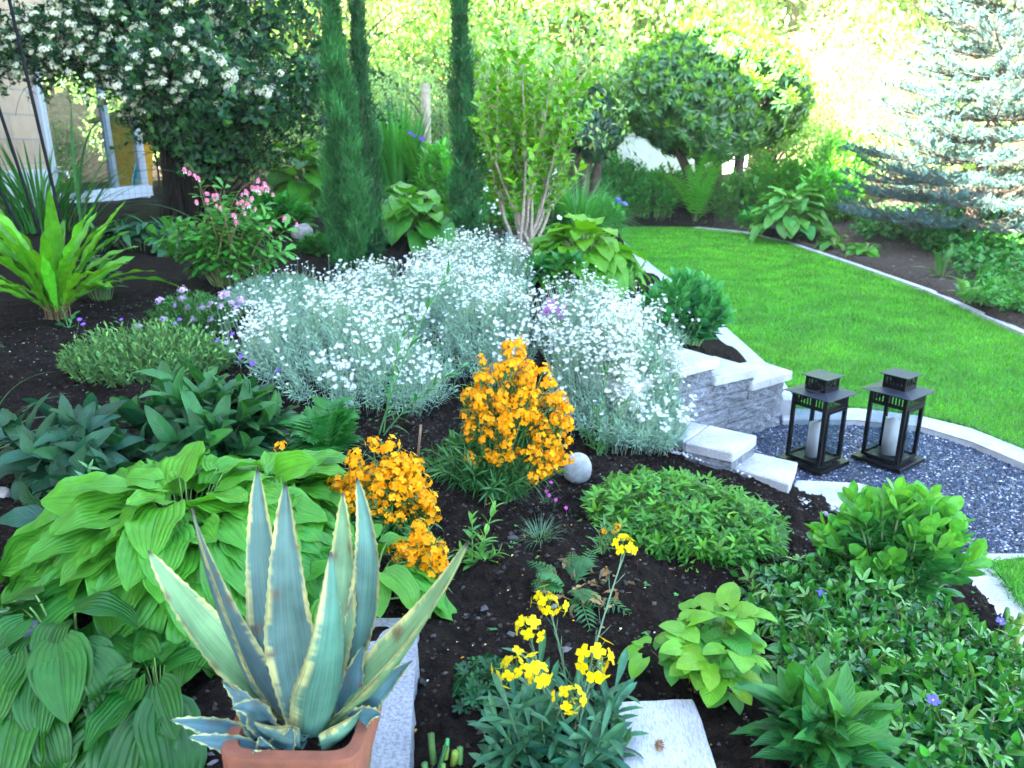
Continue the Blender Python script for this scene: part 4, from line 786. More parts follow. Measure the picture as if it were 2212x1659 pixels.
def bush_leaves(mb, S, ts, alpha, L, Wd, prof, col, opp=False, div=2.4, upb=.25, dv=.16, dh=.1, bend=.5, fold=.25, wave=0., nl=4, nw=3, grow=0., tipcol=None, jit=.15, cord=0., wf=2.5, palmate=None):
    sets = [None]
    ph = U(0, 6.28, len(S))
    for q in ((0, math.pi) if opp else (0,)):
        P, D, N, tt = along(S, ts, alpha, div if not opp else math.pi / 2, ph + q, upb, jit); n = len(P)
        LL = L * U(.75, 1.2, n) * (1 - grow * tt); c = jc(col, n, dv, dh)
        if tipcol is not None: w = np.clip((tt - .72) / .28, 0, 1)[:, None] * U(.5, 1, n)[:, None]; c = c * (1 - w) + jc(tipcol, n, dv, dh) * w
        if palmate:
            angs, scl, off = palmate; P2, D2, N2, L2 = palm(P, D, N, LL, angs, scl, off); c = np.concatenate([c] * len(angs)); leaves(mb, P2, D2, N2, L2, L2 * Wd, prof, c, bend, fold, wave, wf, nl, nw, cord)
        else: leaves(mb, P, D, N, LL, LL * Wd, prof, c, bend * U(.5, 1.5, n), fold, wave, wf, nl, nw, cord)

def rosette(mb, ms, c, n, R, H, L, Wd, prof, col, r0=.15, inner=.9, outer=-.35, nl=8, nw=7, cord=.12, wave=.05, bend=1.0, fold=.18, dv=.13, dh=.09, petcol=(.14, .26, .06), az=None, ry=1.0, tipc=None, stemr=.003, jn=.14):
    """hosta-like clump: petioles from one crown, blades laid outwards over each other"""
    f = U(0, 6.283, n) if az is None else U(az[0], az[1], n); r = np.sqrt(U(r0 ** 2, 1, n)); e = np.c_[np.cos(f), ry * np.sin(f), np.zeros(n)]
    hz = H * (1 - r ** 2.2 * .72) * U(.82, 1.1, n); base = A(c) + e * (.07 * R)[...] if np.ndim(R) else A(c) + e * (.07 * R)
    tx = c[0] + e[:, 0] * r * R * .72; ty = c[1] + e[:, 1] * r * R * .72; gz = soil_h(tx, ty)
    P = np.c_[tx, ty, c[2] * .4 + gz * .6 + hz]; base = np.c_[base[:, :2], soil_h(base[:, 0], base[:, 1])]
    m = base + (P - base) * A([.25, .25, .75]); S = bez(base, m, P, 8); tubes(ms, S, np.linspace(1.3, .8, 8)[None] * stemr, 4, petcol)
    pitch = inner + (outer - inner) * r + G(0, .16, n); e2 = np.c_[np.cos(f + G(0, .25, n)), np.sin(f + G(0, .25, n)), np.zeros(n)]
    D = e2 * np.cos(pitch)[:, None] + A([0, 0, 1]) * np.sin(pitch)[:, None]; N = -e2 * np.sin(pitch)[:, None] + A([0, 0, 1]) * np.cos(pitch)[:, None] + G(0, jn, (n, 3))
    LL = L * U(.72, 1.18, n) * (.72 + .34 * r); cc = jc(col, n, dv, dh)
    if tipc is not None: w = (1 - r)[:, None] * .9; cc = cc * (1 - w) + A(tipc) * w
    leaves(mb, P, D, N, LL, LL * Wd * U(.9, 1.1, n), prof, cc, bend * U(.6, 1.4, n), fold, wave, 2.2, nl, nw, cord)
def hosta(label, px, rpx, hpx, n, Lpx, col, group="hostas in the beds", Wd=.72, cat="hosta", prof=p_hosta, name="hosta", nl=8, nw=7, tipc=None, shift=(0, 0), **kw):
    c = g(*px) + A([shift[0], shift[1], 0]); c[2] = soil_h(c[0], c[1]); r = thing(name, label, cat, c, group); mb, ms = MB(), MB()
    rosette(mb, ms, c, n, pxm(c, rpx), pxm(c, hpx), pxm(c, Lpx), Wd, prof, col, nl=nl, nw=nw, tipc=tipc, stemr=max(.002, pxm(c, 2)), **kw); mb.build("leaves", mat_hosta, r); ms.build("stems", mat_stem, r); return r

# ------------------------------------------------------------------ foreground
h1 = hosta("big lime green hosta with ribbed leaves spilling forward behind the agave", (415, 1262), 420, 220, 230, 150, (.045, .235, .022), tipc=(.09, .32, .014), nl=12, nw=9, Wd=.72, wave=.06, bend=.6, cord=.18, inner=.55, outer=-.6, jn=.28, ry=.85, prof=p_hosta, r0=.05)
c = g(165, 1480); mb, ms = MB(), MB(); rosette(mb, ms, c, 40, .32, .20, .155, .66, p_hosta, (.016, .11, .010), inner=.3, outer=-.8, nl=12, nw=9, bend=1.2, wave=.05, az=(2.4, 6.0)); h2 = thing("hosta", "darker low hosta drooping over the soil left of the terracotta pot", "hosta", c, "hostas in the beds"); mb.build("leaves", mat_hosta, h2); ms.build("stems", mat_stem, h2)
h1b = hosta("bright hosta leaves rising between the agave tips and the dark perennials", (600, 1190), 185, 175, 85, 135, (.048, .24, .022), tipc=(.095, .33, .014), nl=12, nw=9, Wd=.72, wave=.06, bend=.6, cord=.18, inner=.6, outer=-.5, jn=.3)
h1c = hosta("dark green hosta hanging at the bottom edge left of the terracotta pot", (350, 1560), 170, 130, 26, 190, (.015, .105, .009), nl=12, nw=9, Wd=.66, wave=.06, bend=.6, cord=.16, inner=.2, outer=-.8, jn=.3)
c = g(800, 1310); mb, ms = MB(), MB(); rosette(mb, ms, c, 22, .20, .17, .12, .68, p_hosta, (.06, .25, .018), nl=10, nw=7, inner=.4, outer=-.6, bend=1.0); h3 = thing("hosta", "small lime hosta hanging over the granite edging under the orange wallflower", "hosta", c, "hostas in the beds"); mb.build("leaves", mat_hosta, h3); ms.build("stems", mat_stem, h3)

def leafy(name, label, cat, px, rxpx, rypx, hpx, n, mat, group=None, stemr=.002, stemcol=GREENSTEM, follow=.6, base=.45, rot=0., sprof=None, lo=.8, hi=1.06, shift=(0, 0), depth_scale=2.2, **kw):
    """a clump of leafy stems; rypx is the half depth in the picture (it is stretched to the ground)"""
    c = g(*px) + A([shift[0], shift[1], 0]); c[2] = soil_h(c[0], c[1]); r = thing(name, label, cat, c, group); mb, ms = MB(), MB()
    S = stems(c, pxm(c, rxpx), pxm(c, rypx) * depth_scale, pxm(c, hpx), n, follow=follow, base=base, rot=rot, lo=lo, hi=hi, **({'prof': sprof} if sprof else {}))
    bush_leaves(mb, S, **kw); mb.build("leaves", mat, r)
    if n > 18: tubes(ms, S, np.linspace(1.2, .5, S.shape[1])[None] * stemr, 4, stemcol); ms.build("stems", mat_stem, r)
    else:
        for q_ in S: m_ = MB(); tubes(m_, q_[None], np.linspace(1.2, .5, S.shape[1])[None] * stemr, 4, stemcol); m_.build("stem", mat_stem, r)
    return r, S, c
SER = serr(p_ovate, 9, .10)
T1 = np.linspace(.25, .98, 6)
# dark broad leaved perennials behind the hosta
DK = (.009, .068, .020)
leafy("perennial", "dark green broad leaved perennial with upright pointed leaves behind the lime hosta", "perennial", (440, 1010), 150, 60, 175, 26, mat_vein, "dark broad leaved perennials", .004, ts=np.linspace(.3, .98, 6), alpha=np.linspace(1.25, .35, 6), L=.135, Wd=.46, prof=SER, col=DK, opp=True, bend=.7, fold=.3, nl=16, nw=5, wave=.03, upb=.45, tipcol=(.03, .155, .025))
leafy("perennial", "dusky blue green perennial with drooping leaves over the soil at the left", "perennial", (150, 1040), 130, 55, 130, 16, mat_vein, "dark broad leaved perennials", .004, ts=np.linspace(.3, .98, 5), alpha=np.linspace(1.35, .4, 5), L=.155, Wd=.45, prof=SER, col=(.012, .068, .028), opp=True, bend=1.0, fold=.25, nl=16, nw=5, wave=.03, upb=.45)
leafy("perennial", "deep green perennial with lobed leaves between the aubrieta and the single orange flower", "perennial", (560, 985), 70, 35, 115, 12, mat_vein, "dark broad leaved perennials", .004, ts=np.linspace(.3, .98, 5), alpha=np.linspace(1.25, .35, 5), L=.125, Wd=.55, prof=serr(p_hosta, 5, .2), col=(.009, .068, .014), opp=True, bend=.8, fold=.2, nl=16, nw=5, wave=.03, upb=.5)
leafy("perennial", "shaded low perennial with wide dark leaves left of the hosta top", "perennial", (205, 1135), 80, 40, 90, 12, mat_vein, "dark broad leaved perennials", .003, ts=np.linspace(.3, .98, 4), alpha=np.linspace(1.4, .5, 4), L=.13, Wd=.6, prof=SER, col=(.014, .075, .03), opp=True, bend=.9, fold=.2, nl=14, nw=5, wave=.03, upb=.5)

# pinnate feathery leaves (poppy)
def feather(mb, ms, c, n, L, H, col, spread=.6, npin=11, wid=.34, leafw=.26):
    f = U(0, 6.28, n); e = np.c_[np.cos(f), np.sin(f), np.zeros(n)]; base = A(c) + e * .015; rr = L * spread * U(.4, 1.1, n); tip = A(c) + e * rr[:, None] + A([0, 0, 1]) * (H * U(.5, 1.1, n) * (1.2 - .6 * rr / max(rr.max(), 1e-6)))[:, None]
    S = bez(base, base + (tip - base) * A([.35, .35, .9]), tip - A([0, 0, 1]) * (.12 * L), 14); tubes(ms, S, np.linspace(1.2, .5, 14)[None] * .0022, 4, col)
    for sgn in (1, -1):
        ts = np.linspace(.18, .99, npin); k = ts * 13; i = np.minimum(k.astype(int), 12); fr = (k - i)[None, :, None]; P = S[:, i] * (1 - fr) + S[:, i + 1] * fr; T = unit(S[:, i + 1] - S[:, i])
        B = unit(np.cross(T, A([0, 0, 1.]))) * sgn; N = np.cross(B, T) * sgn; D = unit(T * .75 + B * 1.0); LL = (L * wid * np.sin(np.pi * np.clip(ts * .92 + .05, 0, 1)) ** .7)[None] * U(.8, 1.2, (n, npin))
        leaves(mb, P.reshape(-1, 3), D.reshape(-1, 3), (N + A([0, 0, .5])).reshape(-1, 3), LL.ravel(), LL.ravel() * leafw, serr(p_lance, 4, .35), np.repeat(jc(col, n, .15, .08), npin, 0), bend=.5, fold=.2, nl=9, nw=3)
def feather_plant(name, label, cat, px, n, Lpx, hpx, col, group=None, **kw):
    c = g(*px); r = thing(name, label, cat, c, group); mb, ms = MB(), MB(); feather(mb, ms, c, n, pxm(c, Lpx), pxm(c, hpx), col, **kw); mb.build("leaves", mat_leaf, r); ms.build("stems", mat_stem, r); return r, c
feather_plant("poppy", "bright feathery poppy foliage right of the single orange flower", "poppy", (705, 1010), 26, 175, 165, (.025, .175, .025), "poppies without flowers", spread=.55)
wp, c = feather_plant("poppy", "flopped poppy with green feathery fronds round a withered brown middle", "poppy", (1238, 1285), 13, 170, 75, (.03, .135, .03), "poppies without flowers", spread=.95, wid=.2)
mb, ms = MB(), MB(); f_ = U(0, 6.28, 60); rr_ = .10 * np.sqrt(U(0, 1, 60)); Pw = c + np.c_[.03 + 1.3 * rr_ * np.cos(f_), -.02 + rr_ * np.sin(f_), U(.015, .06, 60)]; leaves(mb, Pw, unit(np.c_[G(0, 1, (60, 2)), G(-.2, .4, 60)]), unit(G(0, .5, (60, 3)) + A([0, 0, 1])), U(.025, .055, 60), U(.008, .02, 60), serr(p_lance, 4, .35), jc((.22, .15, .075), 60, .3, .06), bend=G(0, 1.2, 60), fold=.8, wave=.15, nl=9, nw=5); tag(mb.build("withered_leaves", mat_fuzz, wp), "dry pale brown crumpled leaves")

# ---- orange wallflowers
ORG, YEL = (.90, .36, .001), (.66, .50, .002)
def cluster(npet, nf, R, pl, col, dome=.6, buds=True, stemc=(.16, .30, .06), wide=.95, npet_tall=False):
    """flower head: a dome of small flowers on short stalks, local +Z up"""
    mb = MB(); i = np.arange(nf) + .5; z = 1 - dome * i / nf; f = i * 2.4; q = np.sqrt(np.maximum(0, 1 - z * z)); Nn = unit(np.c_[q * np.cos(f), q * np.sin(f), z] + G(0, .12, (nf, 3))); P = Nn * R * A([1, 1, 1.15 if npet_tall else .9]) * U(.55, 1.4, (nf, 1)); P[:, 2] += (.9 * R * U(-1, .6, nf) if npet_tall else 0)
    flower(mb, npet, pl, wide, p_petal, col, .25, .35, None, P, Nn, 3, 3, dv=.09)
    S = bez(np.repeat(A([[0, 0, -R * .9]]), nf, 0), P * .5 + A([0, 0, -.1 * R]), P, 4); tubes(mb, S, .0007, 3, stemc)
    if buds:
        m = 7; a = U(0, 6.28, m); Pb = np.c_[.18 * R * np.cos(a), .18 * R * np.sin(a), R * U(.9, 1.05, m)]; leaves(mb, Pb, A([0, 0, 1.]) + G(0, .3, (m, 3)), A([1, 0, 0.]), R * .4, R * .22, p_ell, jc((.45, .40, .04), m), bend=.6, fold=.9)
    return mb
orange_v = [cluster(4, k_, .019, .0112, ORG, d_, npet_tall=k_ > 9) for k_, d_ in ((9, 1.1), (12, 1.35), (7, .9), (10, 1.2), (14, 1.6))]
def erysimum(label, px, rxpx, rypx, hpx, n, heads, headsel, limit=100, scale=1.0, lean=(0, 0), name="wallflower", group="orange wallflowers", leafcol=(.028, .13, .028), leafL=.05, basal=None):
    c = g(*px); r = thing(name, label, "wallflower", c, group); mb, ms = MB(), MB(); H = pxm(c, hpx); S = stems(c, pxm(c, rxpx), pxm(c, rypx) * 1.6, H, n, k=9, base=.3, lo=.38, hi=1.16, prof=lambda q: 1 - .42 * q ** 1.5)
    w = np.linspace(0, 1, 9)[None, :, None] ** 1.3; S = S + w * A([lean[0] * H, lean[1] * H, 0])
    bush_leaves(mb, S, np.linspace(.12, .93, 15), np.linspace(1.25, .75, 15), leafL, .16, p_lance, leafcol, bend=.5, fold=.35, nl=4, tipcol=(.09, .22, .05)); tubes(ms, S, np.linspace(1.2, .6, 9)[None] * .0017, 4, (.11, .22, .06))
    if basal:
        S3 = stems(c + A([basal[0] * H, 0, 0]), basal[1] * H, basal[1] * H * .8, H * basal[2], basal[3], base=.3, prof=lambda q: np.sqrt(1 - .7 * q * q)); bush_leaves(mb, S3, np.linspace(.2, 1, 15), np.linspace(1.25, .6, 15), leafL * 1.15, .13, p_lance, leafcol, bend=.5, fold=.35, nl=4, tipcol=(.05, .19, .03)); tubes(ms, S3, .0015, 4, (.08, .18, .04))
    mb.build("leaves", mat_leaf, r)
    if n > 18: ms.build("stems", mat_stem, r)
    else:
        for q_ in S: m_ = MB(); tubes(m_, q_[None], np.linspace(1.2, .6, 9)[None] * .0017, 4, (.11, .22, .06)); m_.build("stem", mat_stem, r)
    tip = S[:, -1]; T = unit(S[:, -1] - S[:, -2]) + A([0, -.25, .35]); k = headsel(tip, c, H); tip, T = tip[k][:heads], T[k][:heads]
    scatter(r, "flower_cluster", "flower_clusters", orange_v, Mz(tip, T, scale * U(.75, 1.15, len(tip))), mat_flower, limit); return r, S, c
erysimum("large orange wallflower with a tall dense head of flowers in front of the white cushions", (1070, 1075), 118, 40, 305, 290, 230, lambda t, c, H: (t[:, 2] > c[2] + H * .22) & (t[:, 0] > c[0] - .10), lean=(.14, .03), scale=.92, basal=(-.1, .42, .36, 90))
erysimum("orange wallflower spreading behind the agave tips", (828, 1165), 105, 36, 205, 170, 140, lambda t, c, H: (t[:, 2] > c[2] + H * .3), lean=(.05, -.05), scale=.92, basal=(0, .5, .5, 50))
erysimum("smallest orange wallflower hanging over the edging block right of the agave", (893, 1295), 50, 18, 160, 90, 76, lambda t, c, H: t[:, 2] > c[2] + H * .12, lean=(.12, -.05), scale=.9)
erysimum("single orange flower head on one stem above the dark leaves", (655, 1075), 8, 5, 185, 2, 1, lambda t, c, H: t[:, 2] > 0, lean=(-.20, 0), leafcol=(.05, .16, .06), leafL=.055)
erysimum("thin upright seedling with two tiny orange flowers before the astilbe", (1300, 1195), 20, 8, 130, 5, 3, lambda t, c, H: t[:, 2] > 0, lean=(.12, 0), scale=.45, leafcol=(.09, .24, .06), leafL=.045)
mb = MB()

# ---- yellow wallflower: grey-green rosettes, long seed stalks, seven yellow heads
c = g(1205, 1655); yw = thing("wallflower", "yellow wallflower with grey green leaves and long seed stalks left of the stepping stone", "wallflower", c); mb, ms = MB(), MB()
heads = [((1142, 1357), .05), ((1187, 1306), .10), ((1285, 1428), .0), ((1160, 1455), -.06), ((1106, 1440), -.02), ((1230, 1505), -.1), ((1350, 1184), .22)]
tips = A([at_y(*p, c[1] + dy) for p, dy in heads]); basep = A(c) + np.c_[G(0, .03, (7, 2)), np.zeros(7)]; S = bez(basep, basep + (tips - basep) * A([.45, .45, .62]) + A([.0, .0, .02]), tips - A([0, 0, .012]), 12); tubes(ms, S, np.linspace(1.4, .7, 12)[None] * .0019, 5, (.10, .18, .09))
q = S[:, 3:]; P, D, N, tt = along(q, np.linspace(.1, .88, 12), .55, 2.4, None, 0); leaves(ms, P, D, N, .045 * U(.7, 1.2, len(P)), .003, p_strap, jc((.10, .19, .11), len(P)), bend=-.35, fold=1.0, nl=4)
n = 38; f = U(0, 6.28, n); rad = .03 + .075 * np.sqrt(U(0, 1, n)); tp = A(c) + np.c_[rad * np.cos(f) * 1.15, rad * np.sin(f), U(.02, .17, n)]; bs = A(c) + np.c_[.3 * rad * np.cos(f), .3 * rad * np.sin(f), np.zeros(n)]; S2 = bez(bs, bs + (tp - bs) * A([.7, .7, .3]), tp, 7)
bush_leaves(mb, S2, np.linspace(.35, 1, 13), np.linspace(1.25, .45, 13), .08, .18, p_obov, (.018, .10, .046), bend=.6, fold=.3, nl=7, nw=5, wave=.035, dv=.18, tipcol=(.05, .175, .08)); tubes(ms, S2, .002, 4, (.08, .15, .07))
mb.build("leaves", mat_leaf, yw); ms.build("stems", mat_stem, yw)
yv = [cluster(4, 8, .025, .0125, YEL, 1.0), cluster(4, 6, .022, .0125, YEL, .9), cluster(4, 12, .027, .0122, YEL, 1.4)]
scatter(yw, "flower_cluster", "flower_clusters", yv, Mz(tips, A([[-.1, -.5, .8], [.1, -.4, .8], [.25, -.7, .5], [0, -.7, .6], [-.3, -.6, .6], [.1, -.8, .4], [.2, -.2, .9]]), [1.05, .95, 1.25, 1.1, .95, .85, .9]), mat_flower)

PALM5 = ((-1.35, -.7, 0, .7, 1.35), (.6, .85, 1, .85, .6), 0.)
leafy("cranesbill", "low lacy dark green cranesbill mound left of the yellow wallflower", "cranesbill", (1052, 1520), 82, 34, 85, 90, mat_leaf, ts=np.linspace(.5, 1, 4), alpha=np.linspace(1.3, .7, 4), L=.022, Wd=.42, prof=serr(p_obov, 3, .3), col=(.010, .082, .022), upb=1.2, palmate=PALM5, bend=.2, fold=.15, nl=6, nw=3)
TERN = ((-.95, 0, .95), (.8, 1, .8), .10)
r, S, c = leafy("astilbe", "broad mat of toothed dark green astilbe beside the white stone", "astilbe", (1480, 1140), 210, 78, 92, 820, mat_leaf, None, .0016, (.16, .10, .04), base=.9, depth_scale=2.6, sprof=lambda q: 1 - .45 * q ** 3, lo=.4, hi=1.2, ts=np.linspace(.4, 1, 5), alpha=np.linspace(1.3, .7, 5), L=.036, Wd=.44, prof=serr(p_ovate, 6, .22), col=(.026, .15, .014), upb=.9, palmate=TERN, bend=.55, fold=.3, nl=9, nw=3, tipcol=(.075, .26, .014), dv=.25)
leafy("epimedium", "epimedium with hanging heart shaped light green leaves on wiry stems", "epimedium", (1520, 1480), 155, 42, 205, 22, mat_vein, None, .0010, (.22, .10, .04), base=.5, sprof=lambda q: 1 - .45 * q, lo=.5, ts=(.72, 1.0), alpha=(1.45, 1.0), L=.058, Wd=.86, prof=p_hosta, col=(.05, .235, .022), upb=.9, bend=.8, fold=.12, nl=8, nw=5, cord=.24, tipcol=(.13, .33, .012), palmate=((-1.0, 0, 1.0), (.85, 1, .85), .5))
# periwinkle and astilbe ground cover at the lower right
PV = [g(*p) for p in ((1650, 1300), (1750, 1290), (1880, 1335), (2010, 1375), (2110, 1460), (2170, 1560), (2240, 1720), (1880, 1740), (1800, 1560), (1700, 1440))]
def mat_patch(poly, n, H, k=6, lean=.06):
    x = U(min(p[0] for p in poly), max(p[0] for p in poly), n); y = U(min(p[1] for p in poly), max(p[1] for p in poly), n); q = in_poly(x, y, poly); x, y = x[q], y[q]; m = len(x); z = soil_h(x, y); hh = H * U(.45, 1.15, m) * (1 + .4 * vnoise(x * 7, y * 7)); a = np.c_[x, y, z]; b_ = a + np.c_[G(0, lean, (m, 2)), hh]; return bez(a, a + (b_ - a) * A([.3, .3, .7]), b_, k)
mb, ms = MB(), MB(); S = mat_patch(PV, 1500, .115); bush_leaves(mb, S, np.linspace(.35, .98, 6), np.linspace(1.35, .4, 6), .034, .44, p_ell, (.010, .088, .020), opp=True, bend=.5, fold=.25, nl=5, nw=3, tipcol=(.05, .24, .022), dv=.22, upb=.4)
S2 = mat_patch(PV, 800, .11); bush_leaves(mb, S2, np.linspace(.5, 1, 4), np.linspace(1.3, .8, 4), .036, .44, serr(p_ovate, 6, .22), (.020, .125, .011), upb=.9, palmate=TERN, bend=.5, fold=.3, nl=8, nw=3, tipcol=(.09, .25, .04), dv=.2)
tubes(ms, S, .0012, 4, (.05, .12, .03)); tubes(ms, S2, .0012, 4, (.10, .08, .03)); mb.addmb(ms); tag(mb.build("ground_cover", mat_gloss), "glossy periwinkle mixed with toothed astilbe leaves in the lower corner", "ground cover", kind='stuff')
mb = MB(); P = A([at_z(*p, .2) for p in ((1990, 1640), (2105, 1430), (2025, 1480), (1752, 1380))]); 
for k_, p_ in enumerate(((1990, 1640), (2140, 1440), (1762, 1385))):
    q = g(*p_); q[2] += .14; o = MB(); flower(o, 5, .013, .8, p_petal, (.16, .12, .62), .15, .2, (.8, .8, .9), q[None], A([0, -.4, 1.])); S = bez(q - A([0, 0, .10]), q - A([.005, 0, .05]), q, 5); o2 = MB(); tubes(o2, S, .001, 4, GREENSTEM)
    rt = thing("periwinkle_flower", ("violet periwinkle flower at the bottom edge above the dark leaves", "violet periwinkle flower near the right side of the leaf mat", "violet periwinkle flower by the heart shaped leaves")[k_], "flower", q - A([0, 0, .1]), "periwinkle flowers"); o.build("petals", mat_flower, rt); o2.build("stem", mat_stem, rt)
r, S, c = leafy("aster", "young aster with large pointed toothed leaves at the bottom edge right of the stepping stone", "aster", (1748, 1672), 105, 34, 165, 11, mat_vein, None, .0045, (.11, .23, .06), base=.4, ts=np.linspace(.3, .98, 6), alpha=np.linspace(1.3, .35, 6), L=.115, Wd=.38, prof=serr(p_lance, 10, .12), col=(.02, .14, .028), opp=True, bend=.6, fold=.3, nl=21, nw=7, wave=.02, upb=.5, tipcol=(.05, .22, .028))
# fleshy sedums
def sedum(label, px, rxpx, rypx, hpx, n, L, col, tipc):
    c = g(*px); r = thing("sedum", label, "sedum", c, "sedums by the stones"); mb, ms = MB(), MB(); S = stems(c, pxm(c, rxpx), pxm(c, rypx) * 2.2, pxm(c, hpx), n, base=.35, prof=lambda q: np.sqrt(1 - .72 * q * q), follow=.3)
    bush_leaves(mb, S, np.linspace(.25, .99, 9), np.linspace(1.45, .6, 9), L, .50, serr(p_obov, 5, .10), col, True, bend=-.3, fold=.28, nl=11, nw=5, upb=.15, tipcol=tipc, dv=.12, dh=.06); tubes(ms, S, np.linspace(1.2, .7, 7)[None] * .0042, 5, (.15, .30, .11)); mb.build("leaves", mat_leaf, r); ms.build("stems", mat_stem, r)
sedum("rounded bright green sedum with thick toothed leaves by the gravel corner", (1918, 1295), 148, 50, 240, 64, .070, (.045, .255, .05), (.12, .38, .03))
sedum("dome of blue green sedum between the retaining wall and the lawn", (1478, 752), 92, 20, 150, 95, .075, (.028, .20, .062), (.06, .29, .06))
# cut stalks
def stubs(label, px, n, hpx, lean):
    c = g(*px); r = thing("cut_stalk_clump", label, "cut stalks", c, "cut back stalks"); mb = MB(); H = pxm(c, hpx); a = A(c) + np.c_[G(0, .016, (n, 2)), np.full(n, -.01)]; b_ = a + np.c_[G(lean[0], .012, n), G(lean[1], .012, n), H * U(.55, 1.05, n)]
    S = bez(a, (a + b_) / 2, b_, 5); S = np.concatenate([S, S[:, -1:] + A([0, 0, .0008])], 1); tubes(mb, S, A([[1.15, 1.1, 1, 1, 1, .05]]) * U(.004, .0075, (n, 1)), 6, jc((.09, .20, .035), n, .25, .2)); mb.build("stalks", mat_stem, r)
stubs("short bunch of cut green stalks beside the edging block at the bottom", (967, 1668), 10, 105, (0, 0)); stubs("cut green stalks by the pale kerb at the right", (2158, 1400), 16, 95, (.01, 0)); stubs("cut yellowing stalks nearest the right edge below the kerb", (2204, 1470), 12, 110, (.01, 0))
p = g(1408, 1665); q = at_y(1425, 1609, p[1] + .01); sh = thing("seed_head", "dry brown seed head on a thin stalk over the stepping stone", "seed head", p); mb = MB(); tubes(mb, bez(p, (p + q) / 2 + A([-.004, 0, 0]), q, 8), .0013, 5, (.2, .22, .08)); mb.build("stalk", mat_stem, sh)
mb = MB(); i = np.arange(60) + .5; z = 1 - 2 * i / 60; f = i * 2.4; w = np.sqrt(1 - z * z); Nn = np.c_[w * np.cos(f), w * np.sin(f), z]; leaves(mb, q + Nn * .003, Nn, A([.3, .2, 1.]), .009, .004, p_ell, jc((.30, .17, .08), 60), bend=.4, nl=3); mb.build("head", mat_fuzz, sh)

# shoots standing alone
def shoot(name, label, cat, basepx, tips, L, Wd, col, nlv, prof=p_lance, mat=None, opp=False, bow=.1, stemr=.0022, group=None, dys=None, tipcol=None, alpha=None, nl=6):
    c = g(*basepx); r = thing(name, label, cat, c, group); mb, ms = MB(), MB(); t_ = A([at_y(px, py, c[1] + (dys[i] if dys else .02)) for i, (px, py) in enumerate(tips)]); b_ = A(c) + np.c_[G(0, .008, (len(t_), 2)), np.zeros(len(t_))]
    S = bez(b_, b_ + (t_ - b_) * A([.5 - bow, .5 - bow, .5 + bow]), t_, 14); [(lambda m_: (tubes(m_, S[i_:i_ + 1], np.linspace(1.2, .5, 14)[None] * stemr, 5, col), m_.build('stem', mat_stem, r)))(MB()) for i_ in range(len(S))]; al = np.linspace(1.0, .35, nlv) if alpha is None else np.linspace(*alpha, nlv)
    bush_leaves(mb, S, np.linspace(.12, .99, nlv), al, L, Wd, prof, col, opp, bend=.5, fold=.3, nl=nl, nw=3, grow=.35, tipcol=tipcol); mb.build("leaves", mat or mat_leaf, r); return r
shoot("willowherb", "tall leaning willow leaved stem rising across the white flowers", "wild plant", (826, 940), [(984, 566), (1000, 790), (880, 690)], .085, .2, (.055, .19, .045), 20, dys=[.35, .1, .15], bow=.12, stemr=.0028)
shoot("willowherb", "upright leafy shoots before the right white cushion", "wild plant", (1292, 985), [(1308, 800), (1352, 870), (1285, 880), (1335, 920), (1262, 930)], .062, .19, (.065, .23, .05), 16, bow=.05)
shoot("mint", "three light green mint shoots right of the smallest orange wallflower", "mint", (1030, 1238), [(1020, 1118), (1068, 1098), (1045, 1170), (1000, 1190), (1075, 1195)], .058, .40, (.09, .29, .045), 7, p_ovate, mat_vein, True, .15, tipcol=(.14, .36, .05), alpha=(1.3, .5))
shoot("seedling", "tiny green seedling on bare soil left of the aster", "seedling", (1540, 1530), [(1537, 1492), (1550, 1500), (1530, 1505)], .022, .4, (.06, .2, .04), 4, p_ovate)
shoot("wallflower_shoot", "pale grey green shoot with four leaves above the hosta at the left", "wild plant", (205, 1135), [(190, 1010)], .07, .22, (.10, .26, .13), 7, p_lance, opp=True, alpha=(1.3, .8), dys=[-.12])
shoot("thistle", "small round leaved seedling under the strap leaved fern", "seedling", (150, 715), [(135, 668), (160, 680), (120, 690)], .05, .6, (.05, .2, .05), 4, p_ovate)
def tuft(name, label, cat, px, n, Lpx, wpx, col, spread=.55, bend=1.0, group=None, rpx=8, mat=None, up=1.0, nl=7, prof=p_blade, dirs=None):
    c = g(*px); r = thing(name, label, cat, c, group); mb = MB(); f = U(0, 6.28, n) if dirs is None else U(dirs[0], dirs[1], n); t = np.abs(G(0, spread, n)); rr = pxm(c, rpx) * np.sqrt(U(0, 1, n)); e = np.c_[np.cos(f), np.sin(f), np.zeros(n)]; P = A(c) + e * rr[:, None] * A([1, 1, 0]); P[:, 2] = soil_h(P[:, 0], P[:, 1])
    D = e * np.sin(t)[:, None] + A([0, 0, up]) * np.cos(t)[:, None]; L_ = pxm(c, Lpx) * U(.55, 1.1, n); leaves(mb, P, D, -e * np.cos(t)[:, None] + A([0, 0, 1]) * np.sin(t)[:, None], L_, pxm(c, wpx) * U(.7, 1.2, n), prof, jc(col, n, .2, .1), bend=bend * U(.4, 1.5, n), fold=.3, nl=nl, nw=3); mb.build("blades", mat or mat_leaf, r); return r
tuft("grass_tuft", "small blue green grass tuft alone on the dark soil", "grass tuft", (1168, 1172), 130, 62, 2.0, (.10, .22, .11), .75, 1.2, rpx=20)
tuft("pink_cushion", "few grassy blades with pink dots beside the white stone", "pink", (1178, 1085), 26, 34, 2, (.10, .19, .10), .7, .8, rpx=10)
tuft("daylily", "long arching blue green grass blades entering from the left edge", "grass", (-25, 985), 9, 330, 9, (.06, .17, .09), .75, 1.7, rpx=10, nl=14, dirs=(-.5, .9))
